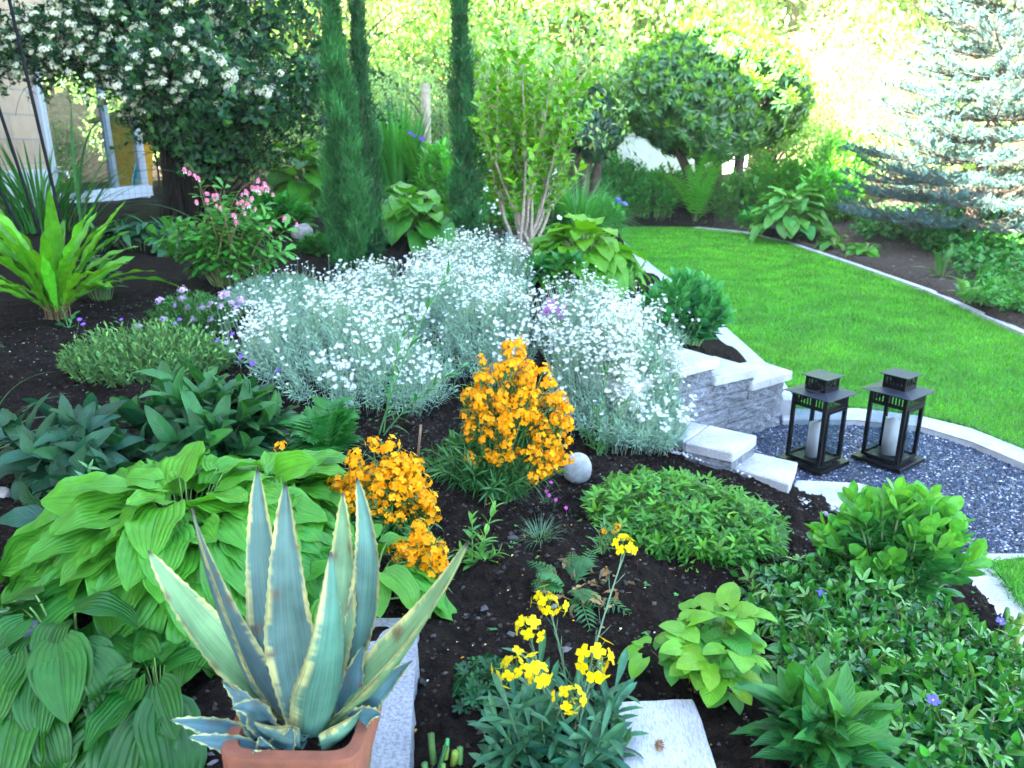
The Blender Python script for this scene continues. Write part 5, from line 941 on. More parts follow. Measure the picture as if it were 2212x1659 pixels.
# ---- small magenta pinks on the soil and pink flower among the white
def dots(name, label, cat, pts, R, col, npet=5, stemfrom=.05, group=None, centre=None):
    c = A([p for p in pts]).mean(0); r = thing(name, label, cat, (c[0], c[1], float(soil_h(c[0], c[1]))), group); v = MB(); flower(v, npet, R, .85, p_petal, col, .2, .2, centre); ms = MB(); P = A(pts); B = P - np.c_[G(0, .01, (len(P), 2)), np.full(len(P), stemfrom)]; [(lambda m_: (tubes(m_, q_[None], .0007 + .0004 * (P[0, 1] > 6), 3, GREENSTEM), m_.build('stem', mat_stem, r)))(MB()) for q_ in bez(B, (B + P) / 2, P, 5)]
    scatter(r, "flower", "flowers", [v], Mz(P, A([0, -.6, .8]) + G(0, .25, (len(P), 3)), U(.8, 1.15, len(P))), mat_flower)
gp = lambda px, py, h: (lambda q: q + A([0, 0, h]))(g(px, py))
dots("pink", "five tiny magenta pinks flowering on the soil left of the white stone", "pink", [gp(*p, .035) for p in ((1190, 1062), (1180, 1082), (1186, 1090), (1222, 1120), (1200, 1100))], .0075, (.55, .08, .5), centre=(.8, .5, .8))
dots("verbena", "violet pink flower head at the gap between the white cushions", "verbena", [at_y(1196 + G(0, 14), 668 + G(0, 11), 3.75) for _ in range(34)], .0095, (.42, .12, .55), stemfrom=.1)
dots("aubrieta_bloom", "violet flowers in the shade right of the large orange wallflower", "aubrieta", [gp(1232 + G(0, 9), 935 + G(0, 22), .07) for _ in range(16)], .0095, (.22, .12, .62), stemfrom=.06)
dots("aubrieta_bloom", "scattered violet flowers over the grey green mound at the left", "aubrieta", [at_y(*p, d) for p, d in (((322, 735), 3.35), ((172, 690), 3.5), ((180, 700), 3.5), ((388, 690), 3.4), ((378, 698), 3.4), ((502, 722), 3.2), ((262, 690), 3.6), ((545, 785), 2.9), ((520, 770), 3.0), ((470, 735), 3.1), ((600, 800), 2.9))], .011, (.22, .10, .6), stemfrom=.1)
# ------------------------------------------------------------------ white cushions
SILV = (.22, .37, .26)
cw = MB(); flower(cw, 10, .0125, .25, p_petal, (.72, .74, .74), .42, .25, (.55, .62, .25), nl=3, nw=3, dv=.03)
cw2 = MB(); flower(cw2, 10, .0125, .27, p_petal, (.72, .74, .74), .95, -.2, (.55, .62, .25), nl=3, nw=3, dv=.03)
def cerastium(label, mounds, group="snow in summer cushions"):
    c0 = g(*mounds[0][0]); r = thing("snow_in_summer", label, "flower cushion", c0, group); mb, ms = MB(), MB(); tips = []
    for px, rx, ry, H, n, nf, rot in mounds:
        c = g(*px); S = stems(c, rx, ry, H, n, k=6, base=.82, prof=lambda q: np.sqrt(1 - .9 * q * q) + .1, follow=.85, rot=rot, lo=.7, hi=1.0)
        bush_leaves(mb, S, np.linspace(.35, 1, 8), np.linspace(1.2, .6, 8), .034, .15, p_lance, SILV, True, bend=.4, fold=.3, nl=3, nw=3, dv=.18, dh=.05)
        w_ = np.clip(.55 + 1.1 * vnoise(S[:, -1, 0] * 6, S[:, -1, 1] * 6), .03, 2); k = rng.choice(len(S), int(nf * 2.3), p=w_ / w_.sum()); a = S[k, -1]; T = unit(S[k, -1] - S[k, -2]); b_ = a + (T * .6 + A([0, -.15, 1]) + G(0, .25, (len(k), 3))) * U(.03, .10, (len(k), 1)); tubes(ms, bez(a, (a + b_) / 2 + G(0, .004, (len(k), 3)), b_, 4), .0008, 3, (.24, .36, .24))
        tips.append(np.c_[b_, T]); tubes(ms, S, .001, 3, (.22, .32, .25))
    mb.build("leaves", mat_fuzz, r); ms.build("stems", mat_stem, r); t = np.concatenate(tips)
    scatter(r, "flower", "flowers", [cw, cw, cw2], Mz(t[:, :3], t[:, 3:] * .6 + A([0, -.45, .7]) + G(0, .35, (len(t), 3)), U(.62, 1.08, len(t))), mat_flower, 100)
cerastium("large cushion of white star flowers on silver leaves behind the big orange wallflower", [((765, 815), .46, .52, .26, 900, 330, 0), ((905, 705), .52, .62, .25, 1100, 620, 0), ((1020, 640), .42, .55, .26, 800, 520, 0), ((1050, 770), .28, .36, .22, 450, 210, 0), ((690, 700), .32, .5, .18, 500, 90, 0), ((600, 650), .30, .45, .12, 350, 12, 0), ((545, 775), .2, .16, .08, 60, 36, 0)])
cerastium("smaller cushion of white star flowers spilling over the retaining wall", [((1320, 835), .30, .42, .22, 760, 420, 0), ((1265, 760), .26, .42, .22, 520, 260, 0), ((1400, 880), .17, .26, .17, 420, 380, 0), ((1360, 760), .30, .30, .2, 420, 260, 0)])
leafy("artemisia", "small silver grey plant at the foot of the second cypress", "silver plant", (1095, 560), 38, 9, 55, 60, mat_fuzz, ts=np.linspace(.3, 1, 8), alpha=.8, L=.05, Wd=.12, prof=p_lance, col=(.26, .38, .36), bend=.4, nl=3)
# grey green aubrieta mound, lilac phlox
leafy("aubrieta", "grey green aubrieta mound nearly out of bloom behind the dark perennials", "aubrieta", (325, 815), 185, 46, 100, 850, mat_fuzz, base=.85, follow=.85, lo=.5, hi=1.25, ts=np.linspace(.35, 1, 8), alpha=np.linspace(1.2, .6, 8), L=.028, Wd=.34, prof=p_obov, col=(.075, .20, .06), bend=.3, nl=4, dv=.2, tipcol=(.12, .265, .065))
r, S, c = leafy("garden_thyme", "green cushion with round lilac flower heads under the bleeding heart", "thyme", (428, 715), 100, 24, 80, 260, mat_leaf, base=.7, ts=np.linspace(.3, 1, 9), alpha=np.linspace(1.2, .7, 9), L=.03, Wd=.3, prof=p_obov, col=(.025, .145, .018), bend=.3, nl=4)
lil = [cluster(5, 22, .022, .0075, (.50, .36, .62), 1.0, False) for _ in range(2)]; hd = [(395, 627), (395, 645), (378, 660), (345, 650), (405, 665), (440, 665), (452, 657), (432, 668), (478, 640), (490, 636), (478, 662), (500, 655), (520, 650), (510, 668), (355, 690), (300, 705), (456, 690), (420, 690)]
P = A([at_y(x, y, c[1] - .08 + .0016 * (690 - y)) for x, y in hd]); scatter(r, "flower_head", "flower_heads", lil, Mz(P, A([0, -.5, .8]), U(.75, 1.1, len(P))), mat_flower); [(lambda m_: (tubes(m_, q_[None], .001, 3, GREENSTEM), m_.build('flower_stalk', mat_stem, r)))(MB()) for q_ in bez(P - A([0, 0, .09]), P - A([.005, 0, .05]), P - A([0, 0, .015]), 4)]
# strap leaved fern
c = g(128, 690); hf = thing("hart_tongue_fern", "strap leaved bright green fern with wavy tongues at the left", "fern", c); mb, ms = MB(), MB(); n = 52; f = U(0, 6.28, n); t = np.abs(G(.38, .28, n)); e = np.c_[np.cos(f), np.sin(f), np.zeros(n)]; L_ = pxm(c, 265) * U(.6, 1.08, n); P = A(c) + e * .06 * U(.3, 1, (n, 1)); P[:, 2] = soil_h(P[:, 0], P[:, 1]) + .05
D = e * np.sin(t)[:, None] + A([0, 0, 1]) * np.cos(t)[:, None]; leaves(mb, P, D, -e * np.cos(t)[:, None] + A([0, 0, 1]) * np.sin(t)[:, None] + G(0, .3, (n, 3)), L_, pxm(c, 29) * U(.75, 1.2, n), lambda t: np.minimum(1, (1 - t) * 3.2) ** .75 * np.minimum(1, .22 + t * 1.5), jc((.085, .285, .010), n, .28, .09), bend=.75 * U(.1, 1.6, n), fold=.35, wave=.12, wf=4.5, nl=22, nw=5, twist=G(0, .35, n))
mb.build("fronds", mat_vein, hf); tubes(ms, np.stack([P - A([0, 0, .09]), P, P + D * .05], 1), .004, 4, (.12, .07, .03)); ms.build("stalks", mat_stem, hf)
leafy("perennial", "round leaved dark plant at the right foot of the strap leaved fern", "perennial", (222, 650), 42, 14, 95, 26, mat_leaf, ts=np.linspace(.45, 1, 4), alpha=1.2, L=.075, Wd=.8, prof=p_heart, col=(.035, .15, .035), bend=.5, upb=.7, nl=6, nw=5, cord=.15)
leafy("perennial", "low arrow leaved dark plant beside the long pale boulder", "perennial", (300, 545), 85, 14, 70, 16, mat_leaf, ts=np.linspace(.5, 1, 4), alpha=1.35, L=.20, Wd=.32, prof=p_lance, col=(.025, .11, .045), bend=.6, upb=.7, nl=7, nw=3, palmate=((-1.0, 0, 1.0), (.7, 1, .7), 0.))
# bleeding heart
r, S, c = leafy("bleeding_heart", "bleeding heart with cut green leaves and arching rows of pink hanging flowers", "bleeding heart", (492, 618), 140, 26, 235, 56, mat_leaf, None, .003, (.12, .16, .04), base=.25, sprof=lambda q: 1 - .5 * q, lo=.5, ts=np.linspace(.35, 1, 7), alpha=np.linspace(1.35, .8, 7), L=.095, Wd=.55, prof=serr(p_obov, 3, .42), col=(.045, .22, .024), upb=.8, bend=.45, nl=9, nw=3, palmate=((-1.1, 0, 1.1), (.8, 1, .8), .12), tipcol=(.065, .27, .03))
pk = MB(); leaves(pk, A([[-.006, 0, 0], [.006, 0, 0], [0, -.004, 0], [0, .004, 0]]), A([[-.25, 0, -1], [.25, 0, -1], [0, -.2, -1], [0, .2, -1]]), A([[-1, 0, 0], [1, 0, 0], [0, -1, 0], [0, 1, 0]]) * 1., .025, .026, p_heart, jc((.72, .20, .34), 4, .12, .05), bend=-.7, fold=-.5, nl=7, nw=5); leaves(pk, A([[-.003, 0, -.018], [.003, 0, -.018]]), A([[-.35, 0, -1], [.35, 0, -1]]), A([[0, -1, 0.], [0, -1, 0]]), .016, .008, p_petal, (.85, .82, .84), bend=-.5, nl=4)
arcs = [((470, 560), (505, 345), (585, 405), 12), ((500, 540), (470, 360), (440, 412), 8), ((470, 520), (420, 340), (398, 352), 5), ((500, 520), (545, 380), (572, 372), 7), ((500, 560), (500, 400), (545, 440), 6), ((540, 560), (600, 430), (640, 478), 3)]
P = []; ms = MB()
for a_, m_, b_, k_ in arcs:
    dy = U(-.4, -.1); q = bez(at_y(*a_, c[1] + dy), at_y(*m_, c[1] + dy), at_y(*b_, c[1] + dy), 22); m_ = MB(); tubes(m_, q, .0018, 4, (.16, .10, .04)); m_.build('flower_stalk', mat_stem, r)
    for s_ in np.linspace(.45, 1, k_): P.append(q[0, int(s_ * 21)] - A([0, 0, U(.012, .05)]) + G(0, .014, 3))
P = A(P); M = Mz(P, A([0, 0, 1.]) + G(0, .12, (len(P), 3)), U(.7, 1.25, len(P))); scatter(r, "flower", "flowers", [pk], M, mat_flower)
# long reed like grass by the house
tuft("reed_grass", "tall reed like grass in front of the peach wall", "grass", (95, 500), 150, 215, 5.0, (.03, .16, .022), .26, .9, rpx=62, nl=9, prof=p_strap)
tuft("reed_grass", "thin arching grass reaching over the glazed bay", "grass", (175, 500), 14, 330, 6, (.06, .2, .06), .45, 1.3, rpx=15, nl=12, prof=p_strap, dirs=(-1.0, .6))
# ------------------------------------------------------------------ flowering shrub (spirea like) over the left back
mat_spleaf = leafmat("dark blue green leaves", .5, .25)
c = A([-3.45, 8.5, .75]); sp = thing("flowering_shrub", "huge arching shrub covered in white flower clusters at the upper left", "shrub", c); mb, ms, mt = MB(), MB(), MB()
def shrub_arch(n, spread, htop, k=12):
    f = U(0, 6.28, n); R = spread * np.sqrt(U(.05, 1, n)); b_ = A(c) + np.c_[.26 * np.cos(f) * U(.2, 1, n), .24 * np.sin(f) * U(.2, 1, n), np.full(n, -.1)]; tp = A(c) + np.c_[R * np.cos(f) * 1.12, R * np.sin(f) * .8, htop * (1.06 - .62 * (R / spread) ** 2) * U(.62, 1.08, n)]; m = b_ + (tp - b_) * np.where((tp[:, :1] - b_[:, :1]) < -.3, A([.04, .2, 1.25]), A([.22, .22, 1.02])) + G(0, .1, (n, 3)); return bez(b_, m, tp, k)
S = shrub_arch(135, 2.05, 2.8); qx, qy = topx(S[:, 2:9]); S = S[~((qx < 330) & (qy > 235) & (qy < 420)).any(1)]; nl_ = 30; tl_ = A([at_y(U(-120, 210), U(10, 200), U(7.5, 8.8)) for _ in range(nl_)]); bl_ = A(c) + np.c_[G(-.1, .1, (nl_, 2)), np.zeros(nl_)]; S = np.concatenate([S, bez(bl_, A([at_y(U(340, 420), U(-170, -20), U(8.0, 8.6)) for _ in range(nl_)]), tl_, 12)]); tubes(mt, S, np.linspace(1.0, .25, 12)[None] * .011, 5, (.05, .035, .025))
# side shoots carrying leaves
P, D, N, tt = along(S, np.linspace(.2, .99, 28), 1.0, 2.4, None, .3, .35); n = len(P); LL = U(.18, .5, n) * (1.15 - .5 * tt); Q = bez(P, P + D * LL[:, None] * .6 + A([0, 0, .06]), P + D * LL[:, None] + A([0, 0, -.05]), 6); tubes(mt, Q, .0025, 3, (.06, .04, .03))
qx, qy = topx(Q[:, -1]); Q = Q[~((qx > 130) & (qx < 245) & (qy > 235)) & ~((qx > 130) & (qx < 365) & (qy > 330)) & ~((qx < 160) & (qy > 235)) & ~((qy > 400))]
bush_leaves(mb, Q, np.linspace(.12, 1, 9), 1.1, .068, .72, p_ovate, (.010, .066, .022), upb=.4, bend=.4, nl=4, nw=3, dv=.28, dh=.12, tipcol=(.035, .145, .018))
mb.build("leaves", mat_spleaf, sp); mt.build("branches", plainmat('dark shrub bark', (.022, .015, .012), .95, noise=.4, nscale=30, spec=.1), sp)
wv = [cluster(5, 34, .05, .0125, (.72, .74, .60), .75, False, (.1, .2, .06), .8) for _ in range(3)]
tip = Q[:, -1] + A([0, 0, .02]); far = (tip[:, 1] < c[1] + .9) & (tip[:, 2] > c[2] + 1.0); sc_ = 1.6 * vnoise(tip[:, 0] * 2.1 + 3, tip[:, 2] * 2.4) + .6 * (tip[:, 2] - c[2] - 1.5) - .25 * (tip[:, 0] - c[0]); k = np.where(far)[0]; k = k[np.argsort(-(sc_[k] + G(0, .35, len(k))))][:2300]
scatter(sp, "flower_cluster", "flower_clusters", wv, Mz(tip[k], A([0, -.55, .8]) + G(0, .3, (len(k), 3)), U(.5, 1.0, len(k))), mat_flower, 100)
# ------------------------------------------------------------------ cypresses
def cypress(label, px, ypx_top, widths, seed, lean=0., n=9000, col=(.032, .105, .042), leaders=((0, 1.0),), group="columnar cypresses"):
    c = g(*px); r = thing("cypress", label, "cypress", c, group); mb, mt = MB(), MB(); top = at_y(ypx_top[0], ypx_top[1], c[1]); H = top[2] - c[2]; zs = A([w[0] for w in widths]); rs_ = A([pxm(c, w[1]) for w in widths])
    z = U(.0, 1, n) ** 1.25; rad = np.interp(z, zs, rs_) * (1 + .16 * vnoise(z * 14 + seed, z * 0 + seed)); f = U(0, 6.28, n); lump = (1 + .62 * vnoise(f * 1.6 + seed, z * 17)) * np.where(U(0, 1, n) < .07, U(1.1, 1.45, n), 1) ; q = np.sqrt(U(.12, 1, n)); R = rad * q * lump
    ax = A(c) + (top - A(c)) * z[:, None] + A([1, 0, 0]) * (lean * np.sin(z * 3.1))[:, None]; e = np.c_[np.cos(f), np.sin(f), np.zeros(n)]; P = ax + e * R[:, None] - A([0, 0, .06])
    out = .25 + .5 * U(0, 1, n) ** 2; D = unit(A([0, 0, 1.]) + e * out[:, None] + G(0, .13, (n, 3))); cl = jc(col, n, .25, .08) * (1 + .75 * np.clip(vnoise(f * 1.6 + seed, z * 17) * 1.2, -.6, 1))[:, None]  # clump shading put into the colour: hollows darker, lumps lighter
    for k_ in range(3):                        # each spray: three narrow scale-leaved blades
        D2 = unit(D + G(0, .22, (n, 3))); leaves(mb, P + D * U(0, .05, (n, 1)), D2, e + G(0, .5, (n, 3)), U(.028, .066, n), U(.005, .0085, n), serr(p_lance, 3, .4), cl * U(.8, 1.25, (n, 1)), bend=G(0, .4, n), fold=.2, nl=5, nw=2 + (k_ == 0), tip=A(col) * 2.1)
    st = np.linspace(0, 1, 12)[:, None]; tubes(mt, (A(c) * (1 - st) + top * st + A([1, 0, 0]) * lean * np.sin(st * 3.1))[None], np.linspace(.045, .012, 12)[None], 7, (.09, .06, .045)); mb.build("foliage", mat_needle, r); mt.build("trunk", mat_bark, r)
cypress("widest dark green cypress column in front of its thinner neighbour", (762, 578), (712, -30), ((0, 38), (.08, 43), (.3, 38), (.55, 27), (.72, 20), (.85, 12), (1, 5)), 1, n=16000, col=(.015, .085, .018))
cypress("thin cypress with a bare reddish leader close behind the widest one", (798, 556), (768, -40), ((0, 24), (.1, 32), (.4, 30), (.6, 20), (.72, 9), (.8, 10), (1, 14)), 5, n=6500, col=(.010, .06, .015))
cypress("slim single cypress standing between the hosta and the lilac", (1010, 545), (993, -30), ((0, 28), (.08, 35), (.3, 33), (.5, 24), (.72, 19), (.85, 12), (1, 14)), 9, n=9500, col=(.012, .075, .018))
# ------------------------------------------------------------------ middle distance
hosta("hosta with cupped light leaves between the cypresses", (892, 522), 82, 108, 46, 84, (.05, .225, .022), tipc=(.10, .32, .014), nl=8, nw=7, Wd=.8, bend=1.2, wave=.06)
hosta("yellow green hosta between the lilac and the lawn", (1262, 606), 118, 118, 95, 78, (.055, .245, .012), tipc=(.15, .36, .008), Wd=.7, bend=1.1, wave=.06)
hosta("hosta by the wire fence left of the cypresses", (668, 452), 66, 122, 34, 88, (.05, .22, .015), tipc=(.13, .36, .012), Wd=.7)
hosta("neat mound of pale green hosta across the lawn under the spruce", (1702, 508), 84, 92, 95, 46, (.075, .28, .045), tipc=(.11, .36, .05), Wd=.76, bend=.8)
hosta("small hosta at the far lawn edge in front of the larger mound", (1806, 536), 32, 30, 14, 36, (.05, .23, .02), Wd=.55)
hosta("tiny hosta on the bare soil below the blue spruce", (1868, 552), 34, 26, 16, 32, (.05, .24, .018), Wd=.7)
leafy("perennial", "broad leaved green perennial below the yellow green hosta", "perennial", (1205, 622), 58, 12, 66, 14, mat_vein, None, .003, ts=np.linspace(.3, 1, 5), alpha=np.linspace(1.3, .5, 5), L=.15, Wd=.4, prof=p_lance, col=(.026, .175, .03), opp=True, bend=.7, nl=7, nw=5, upb=.5)
shoot("perennial", "thin upright stems with narrow leaves left of the blue green sedum", "perennial", (1345, 660), [(1330, 590), (1372, 545), (1390, 570), (1355, 600), (1310, 630)], .09, .2, (.09, .25, .05), 14, bow=.1)
# lilac with bare branched stems and fresh leaves
c = g(1135, 545); li = thing("lilac", "young multi stemmed shrub with pale bare branches and fresh lime leaves", "shrub", c); mb, mt = MB(), MB()
tp = [(1045, 200), (1070, 160), (1100, 150), (1130, 140), (1150, 180), (1185, 175), (1210, 220), (1225, 260), (1060, 250), (1110, 210), (1165, 230), (1195, 290), (1040, 300), (1225, 190), (1140, 260), (1085, 290)]
T_ = A([at_y(x, y, c[1] + U(-.45, .45)) for x, y in tp]); n = len(T_); B_ = A(c) + np.c_[G(0, .05, (n, 2)), np.full(n, -.05)]; S = bez(B_, B_ + (T_ - B_) * A([.62, .62, .45]) + G(0, .06, (n, 3)), T_, 16); S += np.cumsum(G(0, .008, S.shape), 1) * A([1, 1, .3]); tubes(mt, S, np.linspace(1, .28, 16)[None] * U(.014, .024, (n, 1)), 6, (.3, .25, .19))
P, D, N, tt = along(S, np.linspace(.33, .97, 9), .55, 2.4, None, 0, .2); m = len(P); LL = U(.25, .7, m) * (1.1 - .6 * tt); Q = bez(P, P + D * LL[:, None] * .5 + A([0, 0, .03]), P + D * LL[:, None] + A([0, 0, .14]), 9); tubes(mt, Q, np.linspace(1, .4, 9)[None] * .006, 5, (.3, .25, .19))
bush_leaves(mb, np.concatenate([Q]), np.linspace(.25, 1, 7), .75, .085, .74, p_ovate, (.11, .33, .008), opp=True, upb=.1, bend=.4, nl=5, nw=3, dh=.12, tipcol=(.17, .40, .008)); bush_leaves(mb, S[:, 6:], np.linspace(.1, 1, 9), .8, .075, .72, p_ovate, (.10, .31, .008), upb=.1, bend=.4, nl=5, nw=3)
mb.build("leaves", mat_leaf, li); mt.build("branches", mat_twig, li)
tuft("iris_clump", "tall upright iris leaves before the wooden fence post", "iris", (862, 452), 150, 215, 9, (.035, .21, .022), .13, .35, rpx=30, nl=8, prof=p_strap); tuft("iris_clump", "arching daylily leaves right of the upright iris", "daylily", (925, 452), 90, 190, 8, (.06, .26, .015), .3, .9, rpx=32, nl=8, prof=p_strap)
dots("iris_flowers", "dark violet iris flowers in front of the fence post", "iris", [at_y(x, y, 9.6) for x, y in ((886, 288), (897, 293), (912, 300), (985, 330), (993, 322), (1052, 318))], .03, (.12, .04, .38), 6, .8)
tuft("ornamental_grass", "fountain of fine bright grass left of the lawn end", "grass", (1250, 500), 600, 145, 3.2, (.05, .25, .035), .5, 1.3, rpx=34, nl=8)
tuft("ornamental_grass", "loose grass leaning over behind the fountain grass", "grass", (1190, 470), 110, 150, 4.5, (.06, .26, .03), .5, 1.3, rpx=22, nl=8)
def bell(label, pxs, y_, base, R=.035):
    dots("bellflower", label, "bellflower", [at_y(x, y, y_) for x, y in pxs], R, (.85, .87, .85), 5, .45, "white bellflowers")
bell("white bellflowers right of the lilac stems", ((1178, 380), (1192, 395), (1170, 410), (1185, 416), (1200, 385), (1160, 418), (1192, 445), (1196, 372), (1208, 470)), 8.6, None)
bell("white bellflowers glimpsed between slim cypress and lilac", [(1060 + G(0, 12), 420 + G(0, 40)) for _ in range(26)], 9.0, None, .02)
c = g(1333, 498); dots("columbine", "blue violet columbine flower nodding at the lawn end", "columbine", [at_y(x, y, c[1]) for x, y in ((1322, 438), (1330, 436), (1340, 438), (1350, 440), (1336, 430), (1336, 462))], .04, (.16, .14, .70), 5, .35)
# ferns
def fern(label, px, n, Lpx, col, upright=.45, group="lady ferns", npin=19):
    c = g(*px); r = thing("fern", label, "fern", c, group); mb, ms = MB(), MB(); f = U(0, 6.28, n); e = np.c_[np.cos(f), np.sin(f), np.zeros(n)]; L_ = pxm(c, Lpx) * U(.7, 1.1, n); t = upright * U(.35, 1.9, n); tp = A(c) + e * (L_ * np.sin(t))[:, None] + A([0, 0, 1]) * (L_ * np.cos(t))[:, None]; S = bez(A(c) + e * .03, A(c) + (tp - A(c)) * A([.35, .35, .85]), tp - A([0, 0, .12]) * L_[:, None], 20); tubes(ms, S, np.linspace(1, .3, 20)[None] * .004, 4, (.12, .2, .05)); cc = jc(col, n, .15, .08)
    for sgn in (1, -1):
        ts = np.linspace(.12, .995, npin); k = ts * 19; i = np.minimum(k.astype(int), 18); fr = (k - i)[None, :, None]; P = S[:, i] * (1 - fr) + S[:, i + 1] * fr; T = unit(S[:, i + 1] - S[:, i]); B = unit(np.cross(T, e[:, None] + A([0, 0, .01]))); N = np.cross(B, T); N = np.where((N * -e[:, None]).sum(-1, keepdims=True) > 0, N, -N); D = unit(T * .35 + B * sgn + N * .1); pl = L_[:, None] * .19 * (np.sin(np.pi * np.clip(ts, 0, 1) ** .8) ** .8)[None]
        leaves(mb, P.reshape(-1, 3), D.reshape(-1, 3), N.reshape(-1, 3), pl.ravel() + .004, pl.ravel() * .17 + .004, serr(p_lance, 5, .35), np.repeat(cc, npin, 0), bend=.3, fold=.1, nl=8, nw=3)
    mb.build("fronds", mat_leaf, r); ms.build("stalks", mat_stem, r); return r
fern("tall upright fern at the far lawn edge below the rhododendron", (1500, 478), 15, 165, (.08, .33, .022), .62); fern("fern with spreading fronds right of the rhododendron trunks", (1652, 452), 15, 140, (.08, .33, .022), .7); fern("small bright fern in the border at the right edge", (2088, 655), 12, 75, (.10, .28, .05), .8); fern("dim fern in the shade of the spruce", (2030, 600), 10, 70, (.05, .18, .04), .8)
fern("fern half hidden behind the tall upright fern", (1440, 455), 14, 95, (.07, .30, .022), .8)
# border perennials beyond the lawn
for lab, px, rx, ry, h, n, col, L_, pr_ in (("feathery green perennial mound behind the columbine", (1345, 455), 60, 9, 95, 110, (0.035, 0.240, 0.036), .09, p_lance), ("mid green leafy clump left of the tall upright fern", (1400, 470), 50, 8, 60, 80, (0.039, 0.217, 0.030), .08, p_ovate), ("reddish tinged leafy clump between the two ferns", (1590, 474), 46, 8, 78, 80, (0.055, 0.195, 0.030), .09, p_ovate), ("bright leafy peony behind the pale hosta", (1785, 478), 62, 9, 92, 90, (0.078, 0.355, 0.030), .11, p_lance), ("low green clump left of the pale hosta", (1628, 492), 34, 6, 30, 50, (0.039, 0.229, 0.030), .06, p_ovate), ("light green shrub left of the blue spruce", (1800, 440), 60, 10, 120, 110, (0.078, 0.343, 0.024), .09, p_ovate), ("leafy clump at the left lawn end by the grass", (1300, 492), 42, 7, 50, 70, (0.047, 0.274, 0.030), .07, p_ovate), ("green perennial filling the space under the small rhododendron", (1265, 400), 60, 10, 70, 90, (0.055, 0.309, 0.024), .1, p_lance), ("leafy green growth between iris and slim cypress", (950, 470), 40, 8, 120, 80, (0.078, 0.343, 0.030), .09, p_lance), ("bushy green growth around the lilac stems", (1105, 500), 60, 9, 90, 90, (0.078, 0.343, 0.024), .10, p_ovate), ("shaded leafy clump behind the bleeding heart", (600, 505), 60, 8, 60, 60, (0.031, 0.195, 0.024), .09, p_ovate), ("bright leafy clump behind the columbine and under the dark small rhododendron", (1330, 432), 70, 9, 60, 90, (0.070, 0.300, 0.025), .10, p_ovate), ("green clump filling the gap left of the rhododendron trunks", (1440, 432), 60, 9, 55, 80, (0.050, 0.260, 0.025), .10, p_lance), ("green clump right of the rhododendron trunks", (1660, 440), 70, 9, 70, 90, (0.070, 0.300, 0.025), .10, p_lance), ("light clump between the rhododendron and the pale hosta", (1720, 440), 50, 9, 70, 80, (0.080, 0.320, 0.025), .09, p_ovate), ("low dark clump right of the bleeding heart", (690, 552), 34, 8, 30, 50, (0.023, 0.148, 0.018), .06, p_lance)):
    leafy("border_perennial", lab, "perennial", px, rx * 1.15, ry * 1.1, h * 1.25, int(n * 1.3), mat_leaf, "border perennials", .004, base=.85, ts=np.linspace(.2, 1, 8), alpha=np.linspace(1.3, .7, 8), L=L_ * 1.7, Wd=.45 if pr_ is p_ovate else .3, prof=pr_, col=tuple(A(col) * 1.25), bend=.5, nl=5, nw=3, upb=.9, depth_scale=3.2)
# dark ground cover in the right border
RB = [g(*p) for p in ((1850, 520), (1960, 528), (2040, 560), (2090, 610), (2212, 640), (2500, 760), (2600, 600), (2212, 470), (1860, 470))]
mb = MB(); S = mat_patch(RB, 9000, .2, lean=.1); bush_leaves(mb, S, np.linspace(.5, 1, 3), np.linspace(1.3, .9, 3), .075, .8, p_heart, (.03, .16, .022), upb=1.0, bend=.5, nl=5, nw=3, dv=.35, dh=.15)
RB2 = [g(*p) for p in ((2080, 640), (2150, 600), (2212, 590), (2500, 700), (2500, 800), (2212, 690), (2130, 675))]; S = mat_patch(RB2, 2200, .15, lean=.08); bush_leaves(mb, S, np.linspace(.5, 1, 4), np.linspace(1.3, .9, 4), .05, .45, serr(p_ovate, 5, .2), (.04, .20, .02), upb=.9, bend=.5, nl=6, nw=3, palmate=TERN, dv=.25)
tag(mb.build("ground_cover", mat_leaf), "mixed low leaves covering the soil under the blue spruce", "ground cover", kind='stuff')
